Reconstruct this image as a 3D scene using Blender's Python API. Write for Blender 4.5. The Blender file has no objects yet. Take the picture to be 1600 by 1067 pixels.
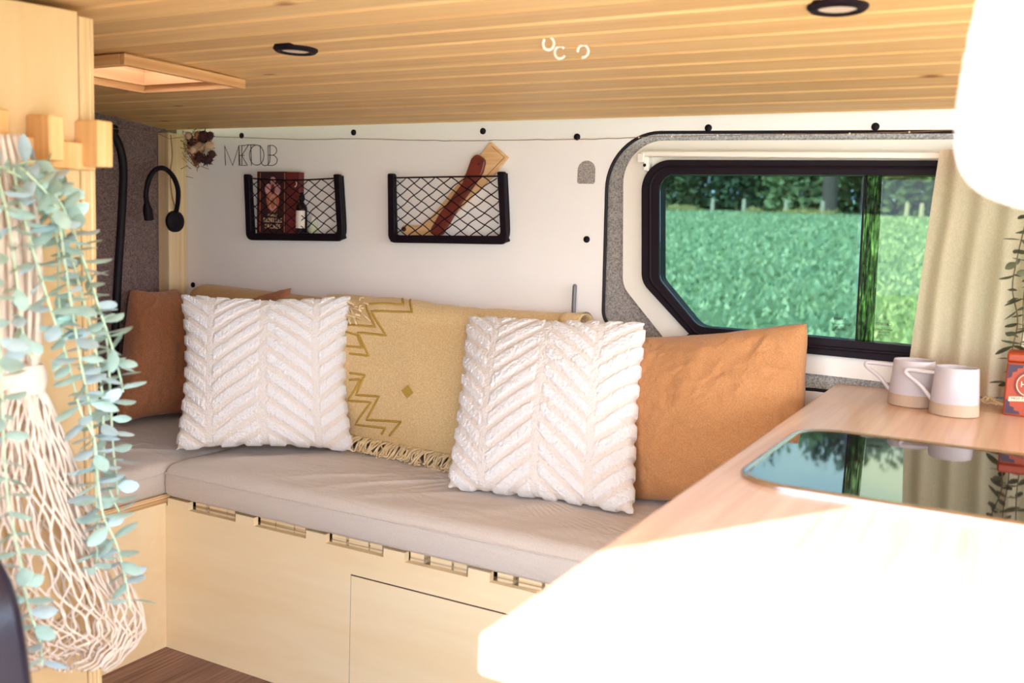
import bpy, bmesh, math, random
from mathutils import Vector, Matrix, noise
R = math.radians
rnd = random.Random(7)
sc = bpy.context.scene
col = sc.collection

# ------------------------------------------------------------------ camera
FPX = 1500.0
YAW, PITCH, ROLL = R(-28.66542), R(6.52499), R(2.05956)
CAM = Vector((0, 0, 1.1))
fw = Vector((math.sin(YAW)*math.cos(PITCH), math.cos(YAW)*math.cos(PITCH), -math.sin(PITCH)))
rt = Vector((math.cos(YAW), -math.sin(YAW), 0))
up = rt.cross(fw)
rt2 = rt*math.cos(ROLL) + up*math.sin(ROLL)
up2 = rt2.cross(fw)

def ray(x, y):
    return rt2*((x-800)/FPX) - up2*((y-533.5)/FPX) + fw

def W(x, y, ax, val):
    """the world point seen at photo position x, y that lies on the plane axis ax = val"""
    d = ray(x, y)
    return CAM + d*((val-CAM[ax])/d[ax])

def onlen(x, y, frm, L, far=True):
    """the point on the sight line of x, y at distance L from frm"""
    d = ray(x, y); q = CAM-frm
    a = d.dot(d); b = 2*d.dot(q); c = q.dot(q)-L*L
    D = b*b-4*a*c
    t = -b/2/a if D < 0 else (-b+(1 if far else -1)*math.sqrt(D))/2/a
    return CAM+d*t

# ------------------------------------------------------------------ materials
def nodes(name):
    m = bpy.data.materials.new(name); m.use_nodes = True
    nt = m.node_tree
    b = nt.nodes['Principled BSDF']
    return m, nt, b

def N(nt, t, **kw):
    n = nt.nodes.new(t)
    for k, v in kw.items():
        if k.startswith('i_'):
            n.inputs[k[2:].replace('_', ' ')].default_value = v
        else:
            setattr(n, k, v)
    return n

def srgb(r, g, b):
    f = lambda c: (c/255/12.92) if c/255 <= .04045 else ((c/255+.055)/1.055)**2.4
    return (f(r), f(g), f(b), 1)

def setb(b, color=None, rough=.5, metal=0, spec=.5, **kw):
    if color is not None: b.inputs['Base Color'].default_value = color
    b.inputs['Roughness'].default_value = rough
    b.inputs['Metallic'].default_value = metal
    b.inputs['Specular IOR Level'].default_value = spec
    for k, v in kw.items(): b.inputs[k].default_value = v

def coords(nt, scale=(1, 1, 1), rot=(0, 0, 0)):
    tc = N(nt, 'ShaderNodeTexCoord'); mp = N(nt, 'ShaderNodeMapping')
    mp.inputs['Scale'].default_value = scale; mp.inputs['Rotation'].default_value = rot
    nt.links.new(tc.outputs['Object'], mp.inputs['Vector'])
    return mp.outputs['Vector']

def ramp(nt, fac, stops):
    r = N(nt, 'ShaderNodeValToRGB')
    el = r.color_ramp.elements
    while len(el) < len(stops): el.new(.5)
    for e, (p, c) in zip(el, stops): e.position = p; e.color = c
    nt.links.new(fac, r.inputs['Fac'])
    return r.outputs['Color']

def bump(nt, b, h, strength=.3, dist=.002):
    bp = N(nt, 'ShaderNodeBump'); bp.inputs['Strength'].default_value = strength
    bp.inputs['Distance'].default_value = dist
    nt.links.new(h, bp.inputs['Height']); nt.links.new(bp.outputs['Normal'], b.inputs['Normal'])
    return bp

def plain(name, c, rough=.5, metal=0, spec=.5, var=0, vs=30, bmp=0, bs=200, **kw):
    m, nt, b = nodes(name); setb(b, c, rough, metal, spec, **kw)
    if var:
        v = coords(nt); n = N(nt, 'ShaderNodeTexNoise'); n.inputs['Scale'].default_value = vs
        n.inputs['Detail'].default_value = 4
        nt.links.new(v, n.inputs['Vector'])
        lo = tuple(x*(1-var) for x in c[:3])+(1,); hi = tuple(min(1, x*(1+var)) for x in c[:3])+(1,)
        nt.links.new(ramp(nt, n.outputs['Fac'], [(.3, lo), (.7, hi)]), b.inputs['Base Color'])
    if bmp:
        v2 = coords(nt); n2 = N(nt, 'ShaderNodeTexNoise'); n2.inputs['Scale'].default_value = bs
        n2.inputs['Detail'].default_value = 3
        nt.links.new(v2, n2.inputs['Vector']); bump(nt, b, n2.outputs['Fac'], bmp)
    return m

def wood(name, lo, hi, axis=0, fine=60, along=2.0, rough=.55, contrast=(.35, .7), knots=None, plank=None, spec=.3):
    m, nt, b = nodes(name); setb(b, None, rough, 0, spec)
    s = [fine]*3; s[axis] = along
    v = coords(nt, s)
    n = N(nt, 'ShaderNodeTexNoise'); n.inputs['Scale'].default_value = 1; n.inputs['Detail'].default_value = 5
    n.inputs['Distortion'].default_value = .6
    nt.links.new(v, n.inputs['Vector'])
    c = ramp(nt, n.outputs['Fac'], [(contrast[0], lo), (contrast[1], hi)])
    if plank:                                          # each board its own tone
        pax, width, off = plank
        tc = N(nt, 'ShaderNodeTexCoord'); sp = N(nt, 'ShaderNodeSeparateXYZ')
        nt.links.new(tc.outputs['Object'], sp.inputs[0])
        mth = N(nt, 'ShaderNodeMath', operation='SUBTRACT'); nt.links.new(sp.outputs[pax], mth.inputs[0]); mth.inputs[1].default_value = off
        dv = N(nt, 'ShaderNodeMath', operation='DIVIDE'); nt.links.new(mth.outputs[0], dv.inputs[0]); dv.inputs[1].default_value = width
        fl = N(nt, 'ShaderNodeMath', operation='FLOOR'); nt.links.new(dv.outputs[0], fl.inputs[0])
        wn = N(nt, 'ShaderNodeTexWhiteNoise', noise_dimensions='1D'); nt.links.new(fl.outputs[0], wn.inputs['W'])
        mr = N(nt, 'ShaderNodeMapRange'); nt.links.new(wn.outputs['Value'], mr.inputs[0]); mr.inputs[3].default_value = .86; mr.inputs[4].default_value = 1.08
        mx = N(nt, 'ShaderNodeMix', data_type='RGBA', blend_type='MULTIPLY'); mx.inputs[0].default_value = 1
        nt.links.new(c, mx.inputs[6]); nt.links.new(mr.outputs[0], mx.inputs[7]); c = mx.outputs[2]
    if knots:
        s2 = [knots[0]]*3; s2[axis] = knots[0]*.42
        v3 = coords(nt, s2); vo = N(nt, 'ShaderNodeTexVoronoi'); vo.inputs['Scale'].default_value = 1
        nt.links.new(v3, vo.inputs['Vector'])
        k = ramp(nt, vo.outputs['Distance'], [(.03, (1, 1, 1, 1)), (.10, (0, 0, 0, 1))])
        cr = N(nt, 'ShaderNodeSeparateColor'); nt.links.new(vo.outputs['Color'], cr.inputs[0])
        gt = N(nt, 'ShaderNodeMath', operation='LESS_THAN'); nt.links.new(cr.outputs[0], gt.inputs[0]); gt.inputs[1].default_value = knots[1]
        mu = N(nt, 'ShaderNodeMath', operation='MULTIPLY'); nt.links.new(k, mu.inputs[0]); nt.links.new(gt.outputs[0], mu.inputs[1])
        mx2 = N(nt, 'ShaderNodeMix', data_type='RGBA'); nt.links.new(mu.outputs[0], mx2.inputs[0])
        nt.links.new(c, mx2.inputs[6]); mx2.inputs[7].default_value = knots[2]; c = mx2.outputs[2]
    nt.links.new(c, b.inputs['Base Color'])
    bump(nt, b, n.outputs['Fac'], .12, .001)
    return m

def felt(name, a, c2, scale=700):
    m, nt, b = nodes(name); setb(b, None, .95, 0, .1)
    v = coords(nt); n = N(nt, 'ShaderNodeTexNoise'); n.inputs['Scale'].default_value = scale*.35; n.inputs['Detail'].default_value = 6
    n.inputs['Roughness'].default_value = .75
    nt.links.new(v, n.inputs['Vector'])
    nt.links.new(ramp(nt, n.outputs['Fac'], [(.36, a), (.64, c2)]), b.inputs['Base Color'])
    bump(nt, b, n.outputs['Fac'], .5, .002)
    return m

def cloth(name, c, weave=900, var=.1, wr=0, wscale=(6, 6, 6), rough=.9, sheen=.2, translucent=0, c2=None):
    """woven cloth: fine weave bump, blotchy tone, optional long soft wrinkles"""
    m, nt, b = nodes(name); setb(b, c, rough, 0, .15); b.inputs['Sheen Weight'].default_value = sheen
    v = coords(nt)
    n = N(nt, 'ShaderNodeTexNoise'); n.inputs['Scale'].default_value = weave*.4; n.inputs['Detail'].default_value = 3
    nt.links.new(v, n.inputs['Vector'])
    lo = tuple(x*(1-var) for x in c[:3])+(1,); hi = c2 or tuple(min(1, x*(1+var)) for x in c[:3])+(1,)
    cc = ramp(nt, n.outputs['Fac'], [(.35, lo), (.65, hi)])
    nt.links.new(cc, b.inputs['Base Color'])
    bp = bump(nt, b, n.outputs['Fac'], .35, .001)
    if wr:
        w = N(nt, 'ShaderNodeTexNoise'); w.inputs['Scale'].default_value = 1; w.inputs['Detail'].default_value = 4
        w.inputs['Distortion'].default_value = 1.2
        nt.links.new(coords(nt, wscale, (0, 0, .5)), w.inputs['Vector'])
        b2 = N(nt, 'ShaderNodeBump'); b2.inputs['Strength'].default_value = wr; b2.inputs['Distance'].default_value = .02
        nt.links.new(w.outputs['Fac'], b2.inputs['Height']); nt.links.new(b2.outputs['Normal'], bp.inputs['Normal'])
    if translucent:
        tr = N(nt, 'ShaderNodeBsdfTranslucent'); nt.links.new(cc, tr.inputs['Color'])
        mx = N(nt, 'ShaderNodeMixShader'); mx.inputs[0].default_value = translucent
        out = nt.nodes['Material Output']
        nt.links.new(b.outputs[0], mx.inputs[1]); nt.links.new(tr.outputs[0], mx.inputs[2]); nt.links.new(mx.outputs[0], out.inputs['Surface'])
    return m

def attr_mix(name, att, c0, c1, rough=.9, sheen=.3, weave=260, bmp=.8, bd=.004):
    m, nt, b = nodes(name); setb(b, None, rough, 0, .1); b.inputs['Sheen Weight'].default_value = sheen
    a = N(nt, 'ShaderNodeAttribute', attribute_name=att)
    mx = N(nt, 'ShaderNodeMix', data_type='RGBA'); nt.links.new(a.outputs['Fac'], mx.inputs[0])
    mx.inputs[6].default_value = c0; mx.inputs[7].default_value = c1
    nt.links.new(mx.outputs[2], b.inputs['Base Color'])
    n = N(nt, 'ShaderNodeTexNoise'); n.inputs['Scale'].default_value = weave; n.inputs['Detail'].default_value = 3
    nt.links.new(coords(nt), n.inputs['Vector']); bump(nt, b, n.outputs['Fac'], bmp, bd)
    return m

def glass(name, tint, refl=.06, rough=0.0, wavy=0):
    m = bpy.data.materials.new(name); m.use_nodes = True; nt = m.node_tree; nt.nodes.clear()
    out = N(nt, 'ShaderNodeOutputMaterial'); t = N(nt, 'ShaderNodeBsdfTransparent'); t.inputs['Color'].default_value = tint
    g = N(nt, 'ShaderNodeBsdfGlossy'); g.inputs['Roughness'].default_value = rough
    mx = N(nt, 'ShaderNodeMixShader'); fr = N(nt, 'ShaderNodeFresnel'); fr.inputs['IOR'].default_value = 1.25
    nt.links.new(fr.outputs[0], mx.inputs[0]); nt.links.new(t.outputs[0], mx.inputs[1]); nt.links.new(g.outputs[0], mx.inputs[2])
    if wavy:
        n = N(nt, 'ShaderNodeTexNoise'); n.inputs['Scale'].default_value = 1; n.inputs['Detail'].default_value = 3; n.inputs['Distortion'].default_value = 1.5
        nt.links.new(coords(nt, (160, 160, 14)), n.inputs['Vector'])
        tc = ramp(nt, n.outputs['Fac'], [(.38, (tint[0]*.12, tint[1]*.12, tint[2]*.12, 1)), (.52, (tint[0]*.5, tint[1]*.55, tint[2]*.45, 1)), (.66, (tint[0]*1.2, tint[1]*1.2, tint[2]*1.2, 1))])
        nt.links.new(tc, t.inputs['Color'])
        bp = N(nt, 'ShaderNodeBump'); bp.inputs['Strength'].default_value = 1; bp.inputs['Distance'].default_value = .01
        nt.links.new(n.outputs['Fac'], bp.inputs['Height']); nt.links.new(bp.outputs[0], g.inputs['Normal']); 
    nt.links.new(mx.outputs[0], out.inputs['Surface'])
    return m

M = {}
M['ceil'] = wood('pine_cladding', srgb(214, 168, 110), srgb(234, 198, 138), 0, 36, 1.2, .5, (.25, .75), (9, .35, srgb(140, 92, 56)), (1, .0917, 2.19))
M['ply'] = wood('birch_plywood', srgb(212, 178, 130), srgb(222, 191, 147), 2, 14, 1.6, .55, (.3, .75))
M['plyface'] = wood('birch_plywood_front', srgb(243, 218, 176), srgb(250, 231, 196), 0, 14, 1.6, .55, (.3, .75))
M['plyedge'] = wood('plywood_edge', srgb(188, 146, 96), srgb(244, 218, 172), 2, 240, 1.0, .6, (.42, .58))
M['plyedgey'] = wood('plywood_edge_side', srgb(200, 158, 108), srgb(244, 220, 178), 1, 240, 1.0, .6, (.42, .58))
M['plyedgeh'] = wood('plywood_edge_flat', srgb(176, 140, 98), srgb(240, 216, 178), 0, 240, 1.0, .6, (.42, .58))
M['beech'] = wood('beech', srgb(216, 166, 106), srgb(234, 192, 136), 2, 60, 3, .5)
M['postwood'] = wood('spruce_post', srgb(206, 172, 128), srgb(232, 206, 166), 2, 60, 1.5, .6, (.3, .7), (14, .2, srgb(120, 80, 50)))
M['hatchwood'] = wood('hatch_wood', srgb(196, 140, 92), srgb(228, 180, 126), 0, 50, 2, .6)
M['hatchwoody'] = wood('hatch_wood_side', srgb(196, 140, 92), srgb(228, 180, 126), 1, 50, 2, .6)
M['floor'] = wood('floor_boards', srgb(108, 78, 68), srgb(160, 126, 112), 1, 90, 3, .5, (.3, .7), None, (0, .12, 0))
M['oak'] = wood('oak_laminate', srgb(196, 154, 126), srgb(216, 182, 156), 1, 70, 2.2, .28, (.3, .7), spec=.5)
M['wall'] = plain('wall_panel', srgb(246, 240, 238), .45, var=.02, vs=3)
M['white'] = plain('white_enamel', srgb(238, 230, 220), .35)
M['black'] = plain('black_plastic', srgb(22, 9, 20), .6, 0, .2)
M['rubber'] = plain('black_rubber', srgb(24, 14, 22), .6, 0, .3)
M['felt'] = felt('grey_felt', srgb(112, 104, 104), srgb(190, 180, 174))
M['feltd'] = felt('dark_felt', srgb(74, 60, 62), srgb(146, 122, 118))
M['cushion'] = cloth('taupe_cotton', srgb(208, 196, 187), 900, .05, .35, (3, 14, 14))
M['brown'] = cloth('brown_linen', srgb(164, 106, 74), 900, .12, .5, (14, 14, 9), c2=srgb(180, 122, 92))
M['orange'] = cloth('ochre_linen', srgb(178, 124, 80), 900, .05, .5, (16, 16, 14), c2=srgb(190, 137, 92))
M['tan'] = cloth('tan_cotton', srgb(196, 156, 108), 900, .1, .3, (6, 14, 14))
M['throw'] = cloth('mustard_weave', srgb(214, 180, 128), 700, .05, .1, (6, 6, 6), c2=srgb(228, 198, 150))
M['embroid'] = plain('embroidery', srgb(182, 146, 62), .9, var=.15, vs=300, bmp=.3, bs=600)
M['fringe'] = plain('fringe_yarn', srgb(228, 202, 160), .95, var=.15, vs=80)
M['tuft'] = attr_mix('tufted_cotton', 'pat', srgb(228, 216, 208), srgb(235, 230, 230))
M['curtain'] = cloth('cream_voile', srgb(222, 203, 176), 700, .06, 0, translucent=.45)
M['steel'] = plain('steel', srgb(200, 196, 196), .25, 1)
M['rod'] = plain('grey_rod', srgb(120, 116, 120), .5, .4)
M['hob'] = plain('black_glass', srgb(22, 14, 20), .03, 0, 1.0)
M['hob'].node_tree.nodes['Principled BSDF'].inputs['IOR'].default_value = 1.9
M['mugw'] = plain('white_glaze', srgb(188, 179, 180), .22, 0, .22)
M['mugb'] = plain('raw_stoneware', srgb(176, 150, 128), .85, var=.06, vs=300)
M['tin'] = plain('red_tin', srgb(164, 62, 22), .5)
M['tind'] = plain('tin_ornament', srgb(58, 30, 52), .5)
M['cream'] = plain('cream_print', srgb(240, 214, 180), .6)
M['leaf'] = plain('eucalyptus_leaf', srgb(172, 200, 192), .6, var=.14, vs=40)
M['leafb'] = plain('eucalyptus_leaf_blue', srgb(178, 198, 206), .6, var=.1, vs=40)
M['stem'] = plain('eucalyptus_stem', srgb(186, 204, 176), .7)
M['leafd'] = plain('dark_leaf', srgb(84, 84, 58), .6, var=.2, vs=40)
M['stemd'] = plain('dark_stem', srgb(98, 84, 58), .7)
M['string'] = plain('cotton_string', srgb(224, 205, 190), .9, bmp=.3, bs=900)
M['lamp'] = plain('white_rope', srgb(245, 242, 240), .8)
M['spotlens'] = plain('frosted_lens', srgb(226, 208, 186), .4)
M['wire'] = plain('copper_wire', srgb(150, 108, 72), .5, .3)
M['clear'] = plain('led_drop', srgb(230, 210, 170), .2)
M['ink'] = plain('black_ink', srgb(50, 34, 32), .7)
M['bookd'] = plain('box_dark', srgb(58, 26, 34), .45, var=.3, vs=25)
M['bookr'] = plain('box_red', srgb(104, 40, 40), .45, var=.3, vs=40)
M['figr'] = plain('print_orange', srgb(196, 112, 72), .6, var=.3, vs=60)
M['figp'] = plain('print_pink', srgb(206, 150, 150), .6, var=.3, vs=60)
M['bottle'] = plain('dark_bottle_glass', srgb(34, 20, 28), .08)
M['paper'] = plain('white_label', srgb(226, 216, 208), .6)
M['tube'] = plain('pale_green_plastic', srgb(206, 212, 184), .4)
M['boardw'] = wood('pale_board', srgb(214, 166, 116), srgb(236, 198, 150), 0, 60, 6, .6)
M['maroon'] = plain('maroon_leather', srgb(112, 46, 36), .4, var=.25, vs=18)
M['dryd'] = plain('dried_dark', srgb(72, 36, 40), .9, var=.3, vs=60)
M['dryb'] = plain('dried_beige', srgb(206, 168, 136), .9, var=.2, vs=60)
M['dryt'] = plain('dried_stalk', srgb(150, 96, 66), .9)
M['seat'] = plain('dark_vinyl', srgb(24, 18, 36), .28, bmp=.15, bs=300)
M['seatd'] = plain('dark_piping', srgb(26, 20, 30), .4)
M['grass'] = None
M['glassl'] = glass('tinted_glass', (.26, .335, .345, 1))
M['glassr'] = glass('tinted_glass_pale', (.33, .37, .31, 1))
M['overlap'] = glass('ribbed_overlap', (.30, .38, .26, 1), .1, .1, 1)
M['acrylic'], _nt, _b = nodes('hatch_acrylic')
_t = N(_nt, 'ShaderNodeBsdfTranslucent'); _t.inputs['Color'].default_value = (.42, .43, .45, 1); _nt.links.new(_t.outputs[0], _nt.nodes['Material Output'].inputs['Surface'])
M['bark'] = plain('bark', srgb(96, 84, 76), .9, var=.2, vs=8)
M['tree1'] = plain('foliage_dark', srgb(72, 94, 66), .7, var=.35, vs=.7)
M['tree2'] = plain('foliage_mid', srgb(100, 124, 84), .7, var=.3, vs=.7)
M['tree3'] = plain('foliage_light', srgb(134, 152, 104), .7, var=.3, vs=.7)
M['strawy'] = plain('dry_tuft', srgb(196, 180, 110), .9, var=.2, vs=3)
M['postg'] = plain('weathered_post', srgb(196, 186, 160), .9)
M['shell'] = plain('van_body', srgb(226, 222, 216), .4)
M['dark'] = plain('gap_shadow_board', srgb(70, 46, 34), .9)

def grass_mat():
    m, nt, b = nodes('meadow'); setb(b, None, .9, 0, .1)
    v = coords(nt)
    n = N(nt, 'ShaderNodeTexNoise'); n.inputs['Scale'].default_value = 5.5; n.inputs['Detail'].default_value = 9; n.inputs['Roughness'].default_value = .8
    nt.links.new(v, n.inputs['Vector'])
    n2 = N(nt, 'ShaderNodeTexNoise'); n2.inputs['Scale'].default_value = .25; n2.inputs['Detail'].default_value = 5
    nt.links.new(coords(nt, (.5, 1.6, 1)), n2.inputs['Vector'])
    c1 = ramp(nt, n.outputs['Fac'], [(.36, srgb(134, 160, 120)), (.5, srgb(162, 186, 142)), (.66, srgb(204, 216, 164))])
    c2 = ramp(nt, n2.outputs['Fac'], [(.38, srgb(206, 220, 200)), (.62, srgb(255, 255, 235))])
    mx = N(nt, 'ShaderNodeMix', data_type='RGBA', blend_type='MULTIPLY'); mx.inputs[0].default_value = 1
    nt.links.new(c1, mx.inputs[6]); nt.links.new(c2, mx.inputs[7]); nt.links.new(mx.outputs[2], b.inputs['Base Color'])
    bump(nt, b, n.outputs['Fac'], .7, .15)
    return m
M['grass'] = grass_mat()

# ------------------------------------------------------------------ mesh helpers
def wloc(o):
    p = Vector((0, 0, 0))
    while o is not None: p = p+o.location; o = o.parent
    return p

class MB:
    def __init__(s): s.v = []; s.f = []; s.m = []; s.mats = []
    def mi(s, m):
        if m not in s.mats: s.mats.append(m)
        return s.mats.index(m)
    def add(s, vs, fs, m):
        k = len(s.v); s.v += [tuple(p) for p in vs]; i = s.mi(m)
        for f in fs: s.f.append([a+k for a in f]); s.m.append(i)
        return s
    def box(s, lo, hi, m, M4=None):
        (a, b, c), (d, e, f) = lo, hi
        vs = [(x, y, z) for x in (a, d) for y in (b, e) for z in (c, f)]
        if M4 is not None: vs = [M4 @ Vector(p) for p in vs]
        return s.add(vs, [(0, 1, 3, 2), (4, 6, 7, 5), (0, 4, 5, 1), (2, 3, 7, 6), (0, 2, 6, 4), (1, 5, 7, 3)], m)
    def prism(s, poly, f0, f1, m):
        """poly: list of 2-tuples; f0, f1 map a 2-tuple to a 3-D point on each end"""
        n = len(poly); vs = [f0(p) for p in poly]+[f1(p) for p in poly]
        fs = [tuple(range(n))[::-1], tuple(range(n, 2*n))]+[(i, (i+1) % n, n+(i+1) % n, n+i) for i in range(n)]
        return s.add(vs, fs, m)
    def tube(s, path, r, m, n=8, closed=False, cap=True):
        P = [Vector(p) for p in path]; L = len(P)
        if L < 2: return s
        rr = r if isinstance(r, (list, tuple)) else [r]*L
        vs = []; prev = None
        for i, p in enumerate(P):
            t = (P[(i+1) % L]-P[i-1]) if closed else (P[min(i+1, L-1)]-P[max(i-1, 0)])
            if t.length < 1e-9: t = Vector((0, 0, 1))
            t.normalize()
            if prev is None:
                a = Vector((0, 0, 1)) if abs(t.z) < .9 else Vector((1, 0, 0))
                u = t.cross(a).normalized()
            else:
                u = (prev-t*prev.dot(t))
                u = u.normalized() if u.length > 1e-6 else t.orthogonal().normalized()
            prev = u; w = t.cross(u)
            for k in range(n):
                A = 2*math.pi*k/n; vs.append(p+(u*math.cos(A)+w*math.sin(A))*rr[i])
        fs = []
        for i in range(L if closed else L-1):
            j = (i+1) % L
            for k in range(n): fs.append((i*n+k, i*n+(k+1) % n, j*n+(k+1) % n, j*n+k))
        if cap and not closed: fs += [tuple(range(n))[::-1], tuple(range((L-1)*n, L*n))]
        return s.add(vs, fs, m)
    def lathe(s, prof, c, m, n=40, M4=None):
        """prof: list of (r, z); mat may be list per ring"""
        vs = []; L = len(prof)
        for r, z in prof:
            for k in range(n):
                A = 2*math.pi*k/n; p = Vector((r*math.cos(A), r*math.sin(A), z))
                if M4 is not None: p = M4 @ p
                vs.append(p+Vector(c))
        for i in range(L-1):
            mm = m[i] if isinstance(m, list) else m
            fs = [(i*n+k, i*n+(k+1) % n, (i+1)*n+(k+1) % n, (i+1)*n+k) for k in range(n)]
            if i == 0: s.add(vs, fs, mm); base = len(s.v)-len(vs)
            else:
                ii = s.mi(mm)
                for f in fs: s.f.append([a+base for a in f]); s.m.append(ii)
        for idx, rev in ((0, True), (L-1, False)):
            if prof[idx][0] > 1e-6:
                ring = [base+idx*n+k for k in range(n)]
                s.f.append(ring[::-1] if rev else ring); s.m.append(s.mi(m[0 if rev else -1] if isinstance(m, list) else m))
        return s
    def ball(s, c, r, m, n=10, sc=(1, 1, 1), M4=None):
        prof = [(max(1e-7, math.sin(math.pi*i/n)), -math.cos(math.pi*i/n)) for i in range(n+1)]
        vs = []
        for a, z in prof:
            for k in range(n):
                A = 2*math.pi*k/n; p = Vector((a*math.cos(A)*sc[0], a*math.sin(A)*sc[1], z*sc[2]))*r
                if M4 is not None: p = M4 @ p
                vs.append(p+Vector(c))
        fs = [(i*n+k, i*n+(k+1) % n, (i+1)*n+(k+1) % n, (i+1)*n+k) for i in range(n) for k in range(n)]
        return s.add(vs, fs, m)
    def grid(s, fn, nu, nv, m):
        vs = [fn(i/nu, j/nv) for j in range(nv+1) for i in range(nu+1)]
        fs = [(j*(nu+1)+i, j*(nu+1)+i+1, (j+1)*(nu+1)+i+1, (j+1)*(nu+1)+i) for j in range(nv) for i in range(nu)]
        return s.add(vs, fs, m)
    def build(s, name, parent=None, smooth=40, bevel=0, merge=0, origin=None, seg=2, solid=0):
        me = bpy.data.meshes.new(name)
        o0 = Vector(origin) if origin is not None else Vector((0, 0, 0))
        me.from_pydata([tuple(Vector(p)-o0) for p in s.v], [], s.f)
        for m in s.mats: me.materials.append(m)
        me.polygons.foreach_set('material_index', s.m)
        if merge:
            bm = bmesh.new(); bm.from_mesh(me); bmesh.ops.remove_doubles(bm, verts=bm.verts, dist=merge)
            bmesh.ops.recalc_face_normals(bm, faces=bm.faces); bm.to_mesh(me); bm.free()
        else:
            bm = bmesh.new(); bm.from_mesh(me); bmesh.ops.recalc_face_normals(bm, faces=bm.faces); bm.to_mesh(me); bm.free()
        if smooth:
            me.polygons.foreach_set('use_smooth', [True]*len(me.polygons))
            if smooth < 180: me.set_sharp_from_angle(angle=R(smooth))
        o = bpy.data.objects.new(name, me); col.objects.link(o); o.location = o0
        if parent is not None: o.location = o0-wloc(parent); o.parent = parent
        if solid:
            md = o.modifiers.new('thick', 'SOLIDIFY'); md.thickness = solid; md.offset = 0
        if bevel:
            md = o.modifiers.new('round', 'BEVEL'); md.width = bevel; md.segments = seg; md.limit_method = 'ANGLE'; md.angle_limit = R(40)
        return o

def tag(o, label=None, cat=None, group=None, kind=None):
    if label: o['label'] = label
    if cat: o['category'] = cat
    if group: o['group'] = group
    if kind: o['kind'] = kind
    return o

def thing(name, loc, label, cat, group=None):
    o = bpy.data.objects.new(name, None); col.objects.link(o); o.location = loc; o.empty_display_size = .05
    return tag(o, label, cat, group)

def copy_tree(o, parent=None):
    c = o.copy(); col.objects.link(c); c.parent = parent
    for ch in list(o.children): copy_tree(ch, c)
    return c

def rpoly(pts, rad, seg=10):
    """polygon with rounded corners; rad one value or one per corner"""
    out = []; n = len(pts)
    for i in range(n):
        p = Vector(pts[i]).to_2d(); a = Vector(pts[i-1]).to_2d(); b = Vector(pts[(i+1) % n]).to_2d()
        r = rad[i] if isinstance(rad, (list, tuple)) else rad
        u = (a-p); v = (b-p); ul, vl = u.length, v.length; u.normalize(); v.normalize()
        ang = math.acos(max(-1, min(1, u.dot(v))))
        if r <= 0 or ang > math.pi-.02: out.append(p); continue
        t = min(r/math.tan(ang/2), ul*.49, vl*.49); r2 = t*math.tan(ang/2)
        cdir = (u+v).normalized(); cen = p+cdir*(r2/math.sin(ang/2))
        s = p+u*t-cen; e = p+v*t-cen
        a0 = math.atan2(s.y, s.x); a1 = math.atan2(e.y, e.x); d = (a1-a0+math.pi) % (2*math.pi)-math.pi
        for k in range(seg+1):
            A = a0+d*k/seg; out.append(cen+Vector((math.cos(A), math.sin(A)))*r2)
    return [(p.x, p.y) for p in out]

def plate(name, outer, holes, y0, y1, m, parent=None, bevel=0):
    """a plate in the XZ plane between depths y0 and y1, with holes"""
    cu = bpy.data.curves.new(name+'_c', 'CURVE'); cu.dimensions = '2D'; cu.fill_mode = 'BOTH'; cu.extrude = abs(y1-y0)/2
    for loop in [outer]+holes:
        sp = cu.splines.new('POLY'); sp.points.add(len(loop)-1)
        for p, q in zip(sp.points, loop): p.co = (q[0], q[1], 0, 1)
        sp.use_cyclic_u = True
    ob = bpy.data.objects.new('tmp', cu); col.objects.link(ob)
    bpy.context.view_layer.update()
    me = bpy.data.meshes.new_from_object(ob.evaluated_get(bpy.context.evaluated_depsgraph_get()))
    bpy.data.objects.remove(ob); bpy.data.curves.remove(cu)
    yc = (y0+y1)/2
    me.transform(Matrix(((1, 0, 0, 0), (0, 0, -1, yc), (0, 1, 0, 0), (0, 0, 0, 1))))
    me.name = name; me.materials.clear(); me.materials.append(m)
    me.polygons.foreach_set('material_index', [0]*len(me.polygons))
    o = bpy.data.objects.new(name, me); col.objects.link(o)
    if parent is not None: o.location = -wloc(parent); o.parent = parent
    return o

def text(name, body, size, M4, m, parent, ext=.0004, align='CENTER'):
    cu = bpy.data.curves.new(name+'_c', 'FONT'); cu.body = body; cu.size = size; cu.align_x = align; cu.align_y = 'CENTER'; cu.extrude = ext
    ob = bpy.data.objects.new('tmp', cu); col.objects.link(ob); bpy.context.view_layer.update()
    me = bpy.data.meshes.new_from_object(ob.evaluated_get(bpy.context.evaluated_depsgraph_get()))
    bpy.data.objects.remove(ob); bpy.data.curves.remove(cu)
    me.transform(M4); me.name = name; me.materials.clear(); me.materials.append(m)
    o = bpy.data.objects.new(name, me); col.objects.link(o)
    if parent is not None: o.location = -wloc(parent); o.parent = parent
    return o

def frontal(x, y, z, mirror=False):
    """text lying in a plane that faces -Y, upright"""
    return Matrix(((-1 if mirror else 1, 0, 0, x), (0, 0, -1, y), (0, 1, 0, z), (0, 0, 0, 1)))

def nz(p, s, seed=0):
    return noise.noise(Vector(p)*s+Vector((seed*7.3, seed*3.1, seed*1.7)))

def spline(pts, n=8):
    P = [Vector(p) for p in pts]; out = []
    for i in range(len(P)-1):
        a = P[max(i-1, 0)]; b = P[i]; c = P[i+1]; d = P[min(i+2, len(P)-1)]
        for k in range(n):
            t = k/n
            out.append(.5*((2*b)+(c-a)*t+(2*a-5*b+4*c-d)*t*t+(3*b-a-3*c+d)*t**3))
    out.append(P[-1]); return out

# ------------------------------------------------------------------ the room
YW = 2.25                    # the far side wall
XE = -2.50                   # the felt end wall
YD = .38                     # the door side
def zc(y): return 1.425-.0625*(y-1.4)**2

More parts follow.
